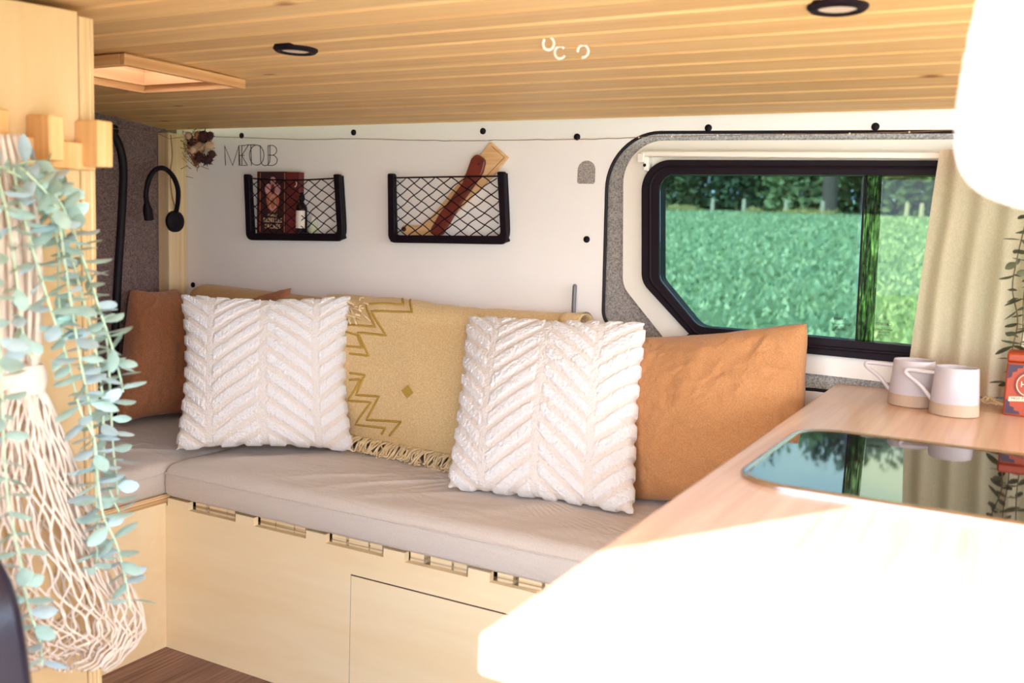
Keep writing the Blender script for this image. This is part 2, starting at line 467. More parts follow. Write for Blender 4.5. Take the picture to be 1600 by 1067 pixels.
f = MB(); f.box((XE-.1, YD, -.04), (1.05, YW+.1, 0), M['floor']); tag(f.build('floor', smooth=0), kind='structure')

# ceiling: boards run along X, each with a chamfered step, and the hatch left open
HX0, HX1, HY0, HY1 = -1.93, -1.625, 1.335, 1.64
BWID = .0917
prof = []
k = -1
edges = []
y = 2.19+BWID
while y > YD-.1: edges.append(y); y -= BWID
edges = sorted(edges)
for e in edges:
    prof += [(e-.0015, zc(e)), (e, zc(e)+.011), (e+.017, zc(e+.017))]
prof = [p for p in prof if YD-.02 < p[0] < YW+.03]
def zint(yy):
    for (a, za), (b, zb) in zip(prof, prof[1:]):
        if a <= yy <= b: return za+(zb-za)*(yy-a)/(b-a)
    return zc(yy)
for hy in (HY0, HY1): prof.append((hy, zint(hy)))
prof = sorted(prof)
xs = [XE-.1, HX0, HX1, 1.05]
c = MB()
for (a, za), (b, zb) in zip(prof, prof[1:]):
    for x0, x1 in zip(xs, xs[1:]):
        if x0 == HX0 and HY0-1e-6 <= a and b <= HY1+1e-6: continue
        c.add([(x0, a, za), (x1, a, za), (x1, b, zb), (x0, b, zb)], [(0, 1, 2, 3)], M['ceil'])
ceil = c.build('ceiling', smooth=0); tag(ceil, kind='structure')
# the roof skin above it, with the same opening
c = MB()
for x0, x1, y0, y1 in ((XE-.1, HX0-.03, YD, YW+.1), (HX1+.03, 1.05, YD, YW+.1), (HX0-.03, HX1+.03, YD, HY0-.03), (HX0-.03, HX1+.03, HY1+.03, YW+.1)):
    c.box((x0, y0, 1.46), (x1, y1, 1.48), M['shell'])
tag(c.build('roof', smooth=0), kind='structure')

# far wall panel with the window cut-out
def XZ(x, y, yy=YW):
    p = W(x, y, 1, yy); return (p.x, p.z)
hole = [XZ(950, 207), XZ(942, 500), XZ(1050, 592), XZ(1275, 609), (.33, XZ(1275, 609)[1]-.012), (.33, XZ(1460, 212)[1])]
hole_r = rpoly(hole, [.135, .05, .06, 0, .08, .12], 14)
wall = plate('wall_back', [(XE-.04, 0), (1.05, 0), (1.05, 1.41), (XE-.04, 1.41)], [hole_r], YW, YW+.006, M['wall'])
tag(wall, kind='structure')
sl = MB(); sl.tube([(p[0], YW+.001, p[1]) for p in hole_r], .0042, M['rubber'], 6, closed=True); sl.build('cutout_seal', wall)
ring_o = [XZ(975, 220, 2.264), XZ(974, 447, 2.264), XZ(1068, 566, 2.264), XZ(1263, 583, 2.264), (.29, XZ(1263, 583, 2.264)[1]-.01), (.29, XZ(1460, 222, 2.264)[1])]
blk_o = [XZ(1004, 250, 2.25), XZ(1004, 441, 2.25), XZ(1096, 541, 2.25), XZ(1262, 552, 2.25), (.24, XZ(1262, 552, 2.25)[1]-.006), (.24, XZ(1464, 253, 2.25)[1])]
gls = [XZ(1032, 273, 2.255), XZ(1032, 436, 2.255), XZ(1093, 510, 2.255), XZ(1262, 525, 2.255), (.205, XZ(1262, 525, 2.255)[1]-.008), (.205, XZ(1400, 274, 2.255)[1])]
ring_r = rpoly(ring_o, [.10, .06, .06, 0, .06, .10], 12)
blk_r = rpoly(blk_o, [.07, .055, .06, 0, .05, .07], 12)
gls_r = rpoly(gls, [.035, .03, .05, 0, .03, .035], 10)
inner = [(x*.999, z) for x, z in blk_r]
plate('felt_lining', [(-1.25, .70), (.5, .70), (.5, 1.37), (-1.25, 1.37)], [rpoly([(p[0]*1.0, p[1]) for p in blk_o], [.07, .055, .06, 0, .05, .07], 12)], 2.276, 2.284, M['felt'], wall)
plate('window_surround', ring_r, [blk_r], 2.260, 2.276, M['white'], wall)
def cap(x, y, r=.0085):
    p = W(x, y, 1, YW)
    b = MB(); b.lathe([(1e-6, .007), (r*.55, .0065), (r, .003), (r, 0)][::-1], (p.x, YW, p.z), M['black'], 16, Matrix.Rotation(R(90), 4, 'X')); b.build('screw_cap', wall)
for x, y in ((378, 212), (553, 207), (755, 205), (902, 214), (917, 374), (1107, 200), (1368, 198), (302, 445)): cap(x, y)
fx0, fz0 = XZ(902, 287); fx1, fz1 = XZ(931, 251)
plate('felt_inset', rpoly([(fx0, fz0), (fx1, fz0), (fx1, fz1), (fx0, fz1)], [.006, .006, .027, .027], 10), [], YW-.0015, YW+.001, M['felt'], wall)

# window unit
win = thing('window_1', (0, 0, 0), None, None); win['kind'] = 'structure'
plate('window_frame', blk_r, [gls_r], 2.243, 2.292, M['black'], win)
grow = lambda s: rpoly([(p[0]+(-s if i < 2 else s*.0), p[1]+(s if i in (0, 5) else -s*.6)) for i, p in enumerate(gls)], [.035, .03, .05, 0, .03, .035], 10)
fl = MB(); fl.tube([(p[0], 2.243, p[1]) for p in rpoly([((a[0]+b[0])/2, (a[1]+b[1])/2) for a, b in zip(blk_o, gls)], [.05, .04, .05, 0, .04, .05], 10)], .004, M['black'], 6, closed=True); fl.build('frame_ridge', win)
mt, mb_ = W(1352, 272, 1, 2.248), W(1338, 529, 1, 2.248)
st, sb = W(1379, 275, 1, 2.248), W(1365, 541, 1, 2.248)
gtop, gbot = gls[0][1], gls[3][1]
def pane(name, pts, y, m):
    b = MB(); b.prism(pts, lambda p: (p[0], y, p[1]), lambda p: (p[0], y+.003, p[1]), m); return b.build(name, win, smooth=0)
pane('window_pane', [gls_r[i] for i in range(len(gls_r)) if gls_r[i][0] < min(mt.x, mb_.x)-.002]+[(mb_.x, gbot-.002), (mt.x, gtop)], 2.2515, M['glassl'])
pane('window_pane', [(sb.x, gbot-.012), (.205, gls[4][1]), (.205, gls[5][1]), (st.x, gls[5][1])], 2.2485, M['glassr'])
pane('overlap_strip', [(mb_.x, gbot-.004), (sb.x, gbot-.014), (st.x, gls[5][1]), (mt.x, gtop)], 2.2455, M['overlap'])
b = MB(); b.tube([(mb_.x, 2.2465, gbot-.004), (mt.x, 2.2465, gtop)], .0022, M['black'], 6); b.build('pane_edge', win)
b = MB(); lx, lz = XZ(1262, 540, 2.243); b.box((-.74, 2.236, lz-.004), (.22, 2.246, lz+.003), M['black']); b.build('slide_rail', win, bevel=.002)
for xx, yy in ((1316, 498), (1382, 506)):
    p = W(xx, yy, 1, 2.258)
    o = text('pane_stamp', 'CARBEST', .0085, frontal(p.x, 2.2450, p.z, True), M['ink'], win, .0002)
    o = text('pane_stamp', 'SAFETY GLASS\nE1 43R-00\nDOT 1001', .0058, frontal(p.x+.002, 2.2450, p.z-.018, True), M['ink'], win, .0002)

# end wall in felt, with the black seal of an opening
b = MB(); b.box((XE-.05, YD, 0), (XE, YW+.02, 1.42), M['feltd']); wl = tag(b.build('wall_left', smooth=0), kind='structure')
sp = [W(x, y, 0, XE+.008) for x, y in ((150, 196), (172, 206), (184, 222), (191, 246), (193, 275), (190, 340), (185, 420), (181, 500), (178, 600), (176, 680))]
sp = [Vector((XE+.008, .75, sp[0].z+.012)), Vector((XE+.008, 1.2, sp[0].z+.012))]+sp
b = MB(); b.tube(spline(sp, 6), .0125, M['rubber'], 10); b.build('opening_seal', wl)
b = MB(); b.box((1.0, YD, -.1), (1.05, YW+.02, .62), M['wall']); b.box((1.0, YD, .62), (1.05, .62, 1.40), M['wall']); b.box((1.0, 2.05, .62), (1.05, YW+.02, 1.40), M['wall']); tag(b.build('wall_right', smooth=0), kind='structure')  # unseen end wall, shaped with an opening to let in fill light
# door side: body panels left and right of the open sliding door
b = MB(); b.box((XE-.1, YD-.05, -.2), (-.67, YD, 1.48), M['shell']); b.box((.62, YD-.05, -.2), (1.05, YD, 1.48), M['shell']); b.box((-.67, YD-.05, 1.365), (.62, YD, 1.48), M['shell'])
tag(b.build('wall_front', smooth=0), kind='structure')
# corner post
pf = [W(263, 205, 0, XE+.05), W(290, 207, 0, XE+.05)]
b = MB(); b.box((XE+.002, pf[0].y, .40), (XE+.05, YW-.004, 1.372), M['postwood']); tr = tag(b.build('trim_1', bevel=.002), kind='structure')
b = MB(); b.tube(spline([(XE+.054, pf[0].y+.006, 1.365), (XE+.053, pf[0].y+.012, 1.30), (XE+.053, pf[0].y+.004, 1.24), (XE+.053, pf[0].y+.012, 1.17), (XE+.053, pf[0].y+.03, 1.13)], 6), .0016, M['wire'], 5); b.build('lamp_cord', tr)
b = MB(); b.tube([W(287, 212, 1, YW-.004), W(283, 450, 1, YW-.004)], .006, M['rod'], 8); b.build('edge_strip', tr)

# ------------------------------------------------------------------ ceiling fittings
def hatch():
    t = thing('roof_hatch', ((HX0+HX1)/2, (HY0+HY1)/2, zc(1.49)), 'pale wooden surround of the square roof hatch in the boarded ceiling', 'roof hatch')
    z0 = zc(HY0)-.022; zb = 1.56
    def side(a, b2):
        m = MB(); m.box(a, b2, M['hatchwood'] if b2[0]-a[0] > .1 else M['hatchwoody']); return m.build('shaft_board', t, bevel=.0015)
    th = .014
    side((HX0, HY0, z0+.012), (HX0+th, HY1, zb)); side((HX1-th, HY0, z0+.012), (HX1, HY1, zb))
    side((HX0+th, HY0, z0+.012), (HX1-th, HY0+th, zb)); side((HX0+th, HY1-th, z0+.012), (HX1-th, HY1, zb))
    tz0, tz1 = z0-.004, z0+.018
    def trim(a, b2):
        m = MB(); m.box(a, b2, M['hatchwood'] if b2[0]-a[0] > .1 else M['hatchwoody']); return m.build('trim_strip', t, bevel=.002)
    trim((HX0-.012, HY0-.012, tz0), (HX0+.004, HY1+.012, tz1)); trim((HX1-.004, HY0-.012, tz0), (HX1+.012, HY1+.012, tz1))
    trim((HX0+.004, HY0-.012, tz0), (HX1-.004, HY0+.004, tz1)); trim((HX0+.004, HY1-.004, tz0), (HX1-.004, HY1+.012, tz1))
    m = MB(); m.grid(lambda u, v: (HX0-.02+(HX1-HX0+.04)*u, HY0-.02+(HY1-HY0+.04)*v, zb+.002+.05*(math.sin(math.pi*u)*math.sin(math.pi*v))**.5), 12, 12, M['acrylic']); m.build('dome', t)
hatch()

def spot(x, y, label):
    p = W(x, y, 2, 1.42); z = zc(p.y); p = W(x, y, 2, z)
    t = thing('ceiling_spotlight', (p.x, p.y, z), label, 'spotlight', 'recessed ceiling spotlights')
    prof = [(.026, -.001), (.026, -.006), (.030, -.008), (.037, -.007), (.041, -.003), (.041, .012)]
    m = MB(); m.lathe(prof, (0, 0, 0), M['black'], 48); m.f = m.f[:-2]; m.m = m.m[:-2]
    ro_ = m.build('ring'); ro_.parent = t
    m = MB(); m.lathe([(1e-6, -.0045), (.026, -.004), (.026, .004)], (0, 0, 0), M['spotlens'], 40); o = m.build('lens'); o.parent = ro_
    t.rotation_euler = (math.atan(-.125*(p.y-1.4)), 0, 0)
spot(462, 76, 'small black ringed ceiling spotlight right of the roof hatch')
spot(1309, 9, 'black ringed ceiling spotlight at the top edge, above the window')

def hook(x, y, ang, label):
    p = W(x, y, 2, 1.415); z = zc(p.y); p = W(x, y, 2, z-.0095)
    m = MB(); pts = []
    for k in range(15):
        A = R(ang)+R(20+290*k/14); pts.append((p.x+.0105*math.cos(A)*.8, p.y+.004*math.cos(A), p.z+.0105*math.sin(A)))
    m.tube(pts, .0022, M['white'], 8)
    tag(m.build('ceiling_hook', origin=(p.x, p.y, z)), label, 'hook', 'white hooks screwed into the ceiling')
hook(857, 68, 120, 'leftmost of the three small white cup hooks in the ceiling')
hook(875, 82, 20, 'middle of the three small white cup hooks in the ceiling')
hook(911, 80, -120, 'rightmost of the three small white cup hooks in the ceiling')

# ------------------------------------------------------------------ wardrobe on the left with peg rail
XWD = -1.285
yj, ye = W(127, 300, 0, XWD).y, W(149, 300, 0, XWD).y
wd = thing('wardrobe', (XWD-.3, .75, 0), 'tall pale birch plywood wardrobe reaching the ceiling at the left', 'wardrobe')
wtop = [(YD+.02, 0)]+[(yj-.0015, 0)]+[(yj-.0015-(yj-.0015-YD-.02)*k/6, zc(yj-.0015-(yj-.0015-YD-.02)*k/6)-.012) for k in range(7)]
b = MB(); b.prism(wtop, lambda p: (XWD-.55, p[0], p[1]), lambda p: (XWD, p[0], p[1]), M['ply']); b.build('side_panel', wd, bevel=.0015)
b = MB()
n_l = 7
for i in range(n_l):
    y0 = yj+(ye-yj)*i/n_l; y1 = yj+(ye-yj)*(i+1)/n_l
    b.box((XWD-.55, y0, 0), (XWD-(.0 if i % 2 == 0 else .0012), y1, zc(1.0)-.02), M['ply'] if i % 2 == 0 else M['plyedge'])
b.build('back_panel', wd, smooth=0)

pr = thing('peg_rail', (XWD, .85, 1.15), 'light beech peg rail with square pegs on the plywood wardrobe', 'coat rack')
rz1, rz0 = W(30, 212, 0, XWD+.018).z, W(30, 257, 0, XWD+.018).z
b = MB(); b.box((XWD, YD+.08, rz0), (XWD+.018, W(150, 240, 0, XWD+.018).y, rz1), M['beech']); b.build('rail', pr, bevel=.002)
pd = .052
for x0, x1, yt, yb in ((-8, 16, 168, 246), (77, 101, 178, 250), (153, 177, 187, 260)):
    a = W(x0, (yt+yb)/2, 0, XWD+pd); e = W(x1, (yt+yb)/2, 0, XWD+pd)
    zt = W(x0, yt, 0, XWD+pd).z; zb = W(x0, yb, 0, XWD+pd).z
    m = MB(); m.box((XWD+.0, a.y, zb), (XWD+pd, e.y, zt), M['beech']); m.build('peg', pr, bevel=.0025)

# ------------------------------------------------------------------ corner bench
YB = 1.671; XB = -1.902; ZP = .3766
bench = thing('bench', (-1.1, 1.95, 0), 'long birch plywood bench with notched top edge and flush door under the long cushion', 'bench')
ly = lambda x: 788.8+.231*(x-256.8)
px2X = lambda x, yy=YB: W(x, ly(x), 1, yy).x
tabs = [(262, 294), (368, 396), (478, 508), (599, 632), (731, 765), (876, 915)]
slats = [(306, 322), (327, 354), (356, 367), (407, 430), (432, 459), (461, 477), (519, 540), (545, 575), (578, 597), (641, 662), (672, 705), (709, 729), (777, 801), (810, 846), (851, 873)]
XBR = -.345
poly = [(XB, 0), (XBR, 0), (XBR, ZP)]
for a, e in tabs[::-1]:
    x0, x1 = px2X(a), px2X(e)
    if x1 > XBR: x1 = XBR-.001
    poly += [(x1, ZP), (x1, ZP+.020), (x0, ZP+.020), (x0, ZP)]
poly += [(XB, ZP)]
b = MB(); b.prism(poly, lambda p: (p[0], YB, p[1]), lambda p: (p[0], YB+.016, p[1]), M['plyface']); b.build('front_panel', bench, smooth=0)
b = MB(); b.box((XB, YB+.016, ZP-.03), (XBR, YB+.05, ZP-.006), M['plyedgeh']); b.build('ledge', bench, smooth=0)
b = MB(); b.box((XB, YW-.03, 0), (XBR, YW-.005, ZP+.018), M['plyface']); b.build('back_panel', bench, smooth=0)
for a, e in slats:
    m = MB(); x0, x1 = px2X(a, YB+.02), px2X(e, YB+.02)
    z0 = ZP-.004
    for i in range(3):
        m.box((x0, YB+.02+(.0006 if i % 2 else 0), z0+.0075*i), (x1, YW-.04, z0+.0075*(i+1)), M['plyface'] if i != 1 else M['plyedgeh'])
    m.build('slat', bench, smooth=0)
dx0 = W(548.4, 897, 1, YB).x; dz1 = W(548.4, 897, 1, YB).z
b = MB(); b.box((dx0, YB-.0005, .055), (-.42, YB+.002, dz1), M['dark']); b.build('door_gap', bench, smooth=0)
b = MB(); b.box((dx0+.0022, YB-.0022, .0575), (-.4222, YB+.002, dz1-.0026), M['plyface']); b.build('door', bench, smooth=0)

lb = thing('corner_bench', (-2.2, 1.3, 0), 'short birch plywood bench box running along the grey felt end wall', 'bench')
b = MB(); b.box((XB-.016, YD+.03, 0), (XB, YB+.004, .383), M['plyface']); b.build('front_panel', lb, smooth=0)
b = MB(); b.box((XE+.01, YD+.03, .384), (XB+.003, YB+.012, .4055), M['plyedgey']); b.build('top_board', lb, bevel=.0015)
b = MB(); b.box((XE+.01, YB+.02, .384), (XB-.003, YW-.01, .4055), M['plyedgeh']); b.build('top_board', lb, bevel=.0015)
b = MB(); b.box((XE+.012, YB+.05, 0), (XB-.02, YW-.015, .383), M['plyface']); b.build('carcass', lb, smooth=0)

def cushion(name, x0, x1, y0, y1, z0, z1, label, seam=True, dome=.012, seed=0, rr=.012):
    t = thing(name, ((x0+x1)/2, (y0+y1)/2, z0), label, 'seat cushion', 'taupe bench cushions')
    # rounded pad: stacked rings of a rounded rectangle, then a domed top
    m = MB(); prof = [(.006, z0), (.0, z0+.008), (-.001, (z0+z1)/2-.008), (.0, z1-.030), (.003, z1-.016), (.010, z1-.006), (.022, z1)]
    base = rpoly([(x0, y0), (x1, y0), (x1, y1), (x0, y1)], rr, 6)
    # subdivide the long sides for a little waviness
    pts = []
    for i in range(len(base)):
        a, e = Vector(base[i]), Vector(base[(i+1) % len(base)])
        n = max(1, int((e-a).length/.012))
        for k in range(n): pts.append(a+(e-a)*k/n)
    cx, cy = (x0+x1)/2, (y0+y1)/2
    n = len(pts)
    def inset(p, d):
        sx = 1-d/((x1-x0)/2); sy = 1-d/((y1-y0)/2)
        return Vector((cx+(p.x-cx)*sx, cy+(p.y-cy)*sy))
    rings = []
    for d, z in prof:
        rings.append([Vector((*inset(p, d), z+.0025*nz((p.x, p.y, z), 9, seed))) for p in pts])
    K = 26
    for k in range(1, K+1):
        s = 1-(1-k/K)**1.0
        ring = []
        for p in pts:
            q = inset(p, .022); q = Vector((cx, cy))+(q-Vector((cx, cy)))*(1-s*.999)
            h = dome*(1-(1-s)**2.5)+.005*nz((q.x*2.2+q.y*3, q.y*5-q.x*2, 0), 2, seed)*min(1, s*6)+.0065*(1-abs(nz((q.x*4-q.y*5, q.y*1.2, 2), 1.7, seed+3)))**9*min(1, s*8)+.004*(1-abs(nz((q.x*9-q.y*7, q.y*2, 5), 1.9, seed+6)))**10*min(1, s*8)
            ring.append(Vector((q.x, q.y, z1+h)))
        rings.append(ring)
    vs = [p for r in rings for p in r]
    fs = [tuple(range(n))[::-1]]
    for i in range(len(rings)-1):
        for k in range(n): fs.append((i*n+k, i*n+(k+1) % n, (i+1)*n+(k+1) % n, (i+1)*n+k))
    m.add(vs, fs, M['cushion']); o = m.build('pad', t, smooth=180)
    m = MB(); m.tube([(p.x-(0), p.y, z1-.026) for p in [inset(q, -.0008) for q in pts]], .0022, M['cushion'], 5, closed=True); m.build('seam', t)
    return t
ZCT = .497
cushion('bench_cushion', XB+.008, -.352, YB-.012, YW-.012, .4055, ZCT-.006, 'long taupe fabric seat cushion on the long bench below the white pillows', seed=1)
cushion('bench_cushion', XE+.006, XB+.002, YD+.05, YW-.012, .4065, ZCT-.010, 'taupe fabric seat cushion on the short bench under the brown pillow', seed=4)

# ------------------------------------------------------------------ pillows
def pillow_mesh(name, c4, T, mat, NN=110, conc=.05, disp=None, wrinkle=0, seed=0, parent=None, power=.42, edge=None, rnd_c=0):
    BL, BR, TL, TR = [Vector(p) for p in c4]
    nrm = ((BR-BL)+(TR-TL)).cross((TL-BL)+(TR-BR)).normalized()          # towards the viewer
    if nrm.dot(CAM-BL) < 0: nrm.negate()
    vs = []; pat = []; fs = []
    idx = {}
    def key(i, j, s):
        return (i, j, 0 if i in (0, NN) or j in (0, NN) else s)
    for s in (1, -1):
        for j in range(NN+1):
            for i in range(NN+1):
                kk = key(i, j, s)
                if kk in idx: continue
                u = math.sin(math.pi/2*(2*i/NN-1)); v = math.sin(math.pi/2*(2*j/NN-1))
                rc = rnd_c*abs(u)**9*abs(v)**9
                u2 = u*(1-conc*(1-v*v)**1.0*abs(u)**3-rc); v2 = v*(1-conc*(1-u*u)*abs(v)**3-rc)
                a = (u2+1)/2; b_ = (v2+1)/2
                p = (BL*(1-a)+BR*a)*(1-b_)+(TL*(1-a)+TR*a)*b_
                h = T*(max(0, (1-u*u)*(1-v*v)))**power
                pv = 0
                if disp and (s == 1 or edge):
                    pv, dh = disp(u, v); 
                    h += dh*(1 if s == 1 else .4)
                    if edge:
                        e = max(abs(u), abs(v))
                        if e > .9:
                            cen = (BL+BR+TL+TR)/4; dirc = (p-cen); dirc.normalize()
                            p = p+dirc*edge*(pv-.5)*min(1, (e-.9)*10)
                if wrinkle:
                    q = (u*1.1, v*1.1, s*3+seed)
                    w = nz(q, 2.1, seed)*.9+(.5-abs(nz(q, 4.2, seed+2)))*.7+(.5-abs(nz(q, 9, seed+4)))*.28
                    h += wrinkle*w*min(1, (1-max(abs(u), abs(v)))*5+.12)
                    if max(abs(u), abs(v)) > .93:
                        p = p+(TR-BL).normalized()*wrinkle*.25*nz(q, 6, seed)
                idx[kk] = len(vs); vs.append(p+nrm*s*h); pat.append(pv)
    for s in (1, -1):
        for j in range(NN):
            for i in range(NN):
                f4 = [idx[key(i, j, s)], idx[key(i+1, j, s)], idx[key(i+1, j+1, s)], idx[key(i, j+1, s)]]
                fs.append(tuple(f4 if s == 1 else f4[::-1]))
    me = bpy.data.meshes.new(name); me.from_pydata([tuple(p) for p in vs], [], fs); me.materials.append(mat)
    me.polygons.foreach_set('use_smooth', [True]*len(me.polygons))
    if disp:
        at = me.attributes.new('pat', 'FLOAT', 'POINT'); at.data.foreach_set('value', pat)
    o = bpy.data.objects.new(name, me); col.objects.link(o)
    org = (BL+BR)/2; me.transform(Matrix.Translation(-org)); o.location = org
    if parent is not None: o.parent = parent; o.location = org-parent.location
    return o

def sm(a, b_, x):
    t = max(0, min(1, (x-a)/(b_-a))); return t*t*(3-2*t)
def chev(seed, lines=(-.61, 0, .6)):
    def fn(u, v):
        uu = u+.012*nz((u, v, 1), 3, seed)
        # zigzag: high on the middle line, low on the two outer lines
        L, C0, R_ = lines
        if uu < L: t = (L-uu)/(C0-L)
        elif uu < C0: t = (uu-L)/(C0-L)
        elif uu < R_: t = (R_-uu)/(R_-C0)
        else: t = (uu-R_)/(R_-C0)
        ph = (v-.50*t+.05*t*t+.02*nz((u, v, 5), 2.5, seed))/.205
        fr = ph-math.floor(ph)
        band = sm(.0, .14, fr)*(1-sm(.62, .76, fr))
        for l in lines:
            d = abs(uu-l)
            rib = 1-sm(.028, .042, d)
            if d < .05: band *= sm(.036, .05, d)
            if rib > 0: band = max(band, .35*rib)
        fz = nz((u, v, 0), 44, seed)*.6+nz((u, v, 3), 85, seed)*.7
        edgef = sm(0, .05, 1-max(abs(u), abs(v)))
        return band, (.0034*band+(.0040*fz*(.35+.65*band)))*edgef
    return fn
zb = ZCT+.010
def stand(bl, br, tl, tr, H, zlift=.0):
    BL = W(*bl, 2, zb+zlift); BR = W(*br, 2, zb+zlift)
    TL = onlen(*tl, BL, H); TR = onlen(*tr, BR, H)
    return BL, BR, TL, TR
pl = stand((272, 706), (554, 708), (281, 458), (550, 461), .445)
o = pillow_mesh('throw_pillow', pl, .066, M['tuft'], 230, .10, chev(3), edge=.007, rnd_c=.03)
tag(o, 'white tufted chevron pillow in the bench corner before the brown pillows', 'pillow', 'white tufted pillows')
print('pillowL', [tuple(round(c, 3) for c in p) for p in pl])
pr4 = stand((698, 764), (992, 806), (730, 492), (1011, 503), .46)
o = pillow_mesh('throw_pillow', pr4, .064, M['tuft'], 230, .05, chev(8, (-.58, .0, .56)), edge=.007, rnd_c=.03)
tag(o, 'white tufted chevron pillow leaning on the throw and the orange pillow', 'pillow', 'white tufted pillows')
print('pillowR', [tuple(round(c, 3) for c in p) for p in pr4])
# brown pillow against the felt end wall
bx0 = XE+.16; bx1 = XE+.06
BLp = W(180, 668, 2, zb); 
BL = Vector((XE+.20, W(180, 668, 0, XE+.20).y, zb)); BR = Vector((XE+.26, W(330, 692, 0, XE+.26).y, zb))
BR.y = min(BR.y, 2.14)
TL = W(203, 452, 0, XE+.07); TR = Vector((XE+.10, BR.y+.02, TL.z+.0))
o = pillow_mesh('cushion_pillow', (BL, BR, TL, TR), .085, M['brown'], 110, .06, wrinkle=.011, seed=5, power=.5, rnd_c=.03)
tag(o, 'dark brown linen pillow leaning on the grey felt end wall', 'pillow', 'brown linen pillows')
# second brown pillow behind the white one, along the wall
TR2 = W(455, 458, 1, 2.16); TL2 = W(318, 470, 1, 2.16)
o = pillow_mesh('cushion_pillow', (Vector((TL2.x+.03, 2.06, zb)), Vector((TR2.x+.0, 2.05, zb)), TL2, TR2+Vector((0, 0, .016))), .055, M['brown'], 90, .06, wrinkle=.010, seed=9)
tag(o, 'reddish brown linen pillow peeking above the left white pillow', 'pillow', 'brown linen pillows')
# orange pillow under the window
BL = W(965, 786, 2, zb); BL = Vector((-.80, 1.99, zb)); BR = Vector((-.385, 2.06, zb))
TR = W(1264, 502, 1, 2.14); TL = W(975, 528, 1, 2.13)
print('orange', BL, BR, TL, TR)
o = pillow_mesh('cushion_pillow', (BL, BR, TL, TR), .085, M['orange'], 150, .05, wrinkle=.011, seed=12, power=.48, rnd_c=.03)
tag(o, 'large ochre orange linen pillow under the window beside the counter', 'pillow')

# ------------------------------------------------------------------ back cushion and mustard throw
BCX0 = W(300, 452, 1, 2.2).x; BCX1 = W(912, 487, 1, 2.15).x
t = thing('back_cushion', ((BCX0+BCX1)/2, 2.15, ZCT), 'long tan back cushion along the white wall, mostly under the throw', 'back cushion')
def bc(u, v):
    # closed section around the cushion: u along X, v around
    A = 2*math.pi*v
    x = BCX0+(BCX1-BCX0)*u
    e = min(1, min(u, 1-u)*18)**.5
    cyl = Vector((0, math.copysign(abs(math.cos(A))**.6, math.cos(A))*.058*e, math.copysign(abs(math.sin(A))**.55, math.sin(A))*.185*e))
    lean = (cyl.z)*.22
    z = .69+cyl.z+(.030-.038*u)*(1 if cyl.z > 0 else 0)
    return (x, 2.135+cyl.y+lean+.003*nz((x, z, 0), 8), z)
m = MB(); m.grid(bc, 60, 36, M['tan']); m.build('pad', t, smooth=180, merge=1e-4)

t = thing('throw_blanket', (-1.3, 2.06, ZCT), 'mustard woven throw with zigzag embroidery and fringe over the back cushion', 'blanket')
# throw surface: u along X (left to right), v from the wall over the top and down to the fringe
TX0 = W(500, 470, 1, 2.1).x; TX1 = W(910, 487, 1, 2.13).x
def topz(u):
    return W(545, 462, 1, 2.13).z*(1-u)+W(905, 489, 1, 2.11).z*u+.006*math.sin(u*7)-.004
def thr(u, v, off=0.0):
    x = TX0+(TX1-TX0)*u
    tz = topz(u)
    botx = x+.0
    # path: from the wall (2.22, tz-.03) up over the crest to the front, down to the cushion
    if v < .22:
        A = math.pi*(1-v/.22); yy = 2.150+.058*math.cos(math.pi-A)*-1; zz = tz-.05+.05*math.sin(A)
        yy = 2.155+.052*math.cos(A)*-1 if False else 2.155-.055*math.cos(A)*-1
        ny, nzv = -math.cos(A)*-1, math.sin(A)
        yy = 2.15+.055*math.cos(math.pi*v/.22); zz = tz-.045+.045*math.sin(math.pi*v/.22); ny = math.cos(math.pi*v/.22); nzv = math.sin(math.pi*v/.22)
    else:
        s = (v-.22)/.78
        y0 = 2.095; z0 = tz-.045
        y1 = 2.045-.10*sm(.0, 1, u)*.55; z1 = ZCT+.034
        yy = y0+(y1-y0)*s-.030*math.sin(math.pi*s); zz = z0+(z1-z0)*s; ny, nzv = -.97, .22
    w = .005*nz((x*1.5, v*1.2, 0), 4.5, 2)+.003*nz((x*4, v, 0), 5, 6)
    return Vector((x, yy+ny*(w+off), zz+nzv*(w+off)))
m = MB(); m.grid(lambda u, v: thr(u, v), 90, 70, M['throw'])
# rolled right end of the throw
rl = []
for k in range(26):
    A = R(-70+400*k/25); r = .030-.018*k/25
    rl.append((2.125+r*math.cos(A)*1.2, topz(1)-.03+r*math.sin(A)))
n0 = len(rl)
# embroidered zigzags: thin raised ribbons along pixel-traced corner points, laid on the throw
def invuv(x, y):
    """u, v of the throw under the photo position"""
    best = None
    for j in range(61):
        for i in range(61):
            p = thr(i/60, .12+.88*j/60); c_ = p-CAM
            zf = c_.dot(fw); X = 800+FPX*c_.dot(rt2)/zf; Y = 533.5-FPX*c_.dot(up2)/zf
            d = (X-x)**2+(Y-y)**2
            if best is None or d < best[0]: best = (d, i/60, .12+.88*j/60)
    return best[1], best[2]
zz = [[(536, 474), (575, 476), (585, 505), (548, 508), (541, 516)], ]
def px4(pts, ox=540, oy=420, k=.3187): return [(ox+x*k, oy+y*k) for x, y in pts]
lines = [px4([(275, 150), (285, 180), (110, 180), (145, 285), (20, 280)]), px4([(315, 155), (340, 210), (135, 208), (200, 325), (70, 310), (118, 430), (15, 418)]),
         px4([(10, 310), (55, 320), (80, 385), (10, 380)]), px4([(15, 510), (105, 520), (45, 622), (170, 630), (95, 740), (268, 752), (215, 815)]),
         px4([(15, 545), (70, 545), (20, 650), (120, 655), (45, 765), (190, 780), (180, 815)]), px4([(40, 470), (40, 470)])]
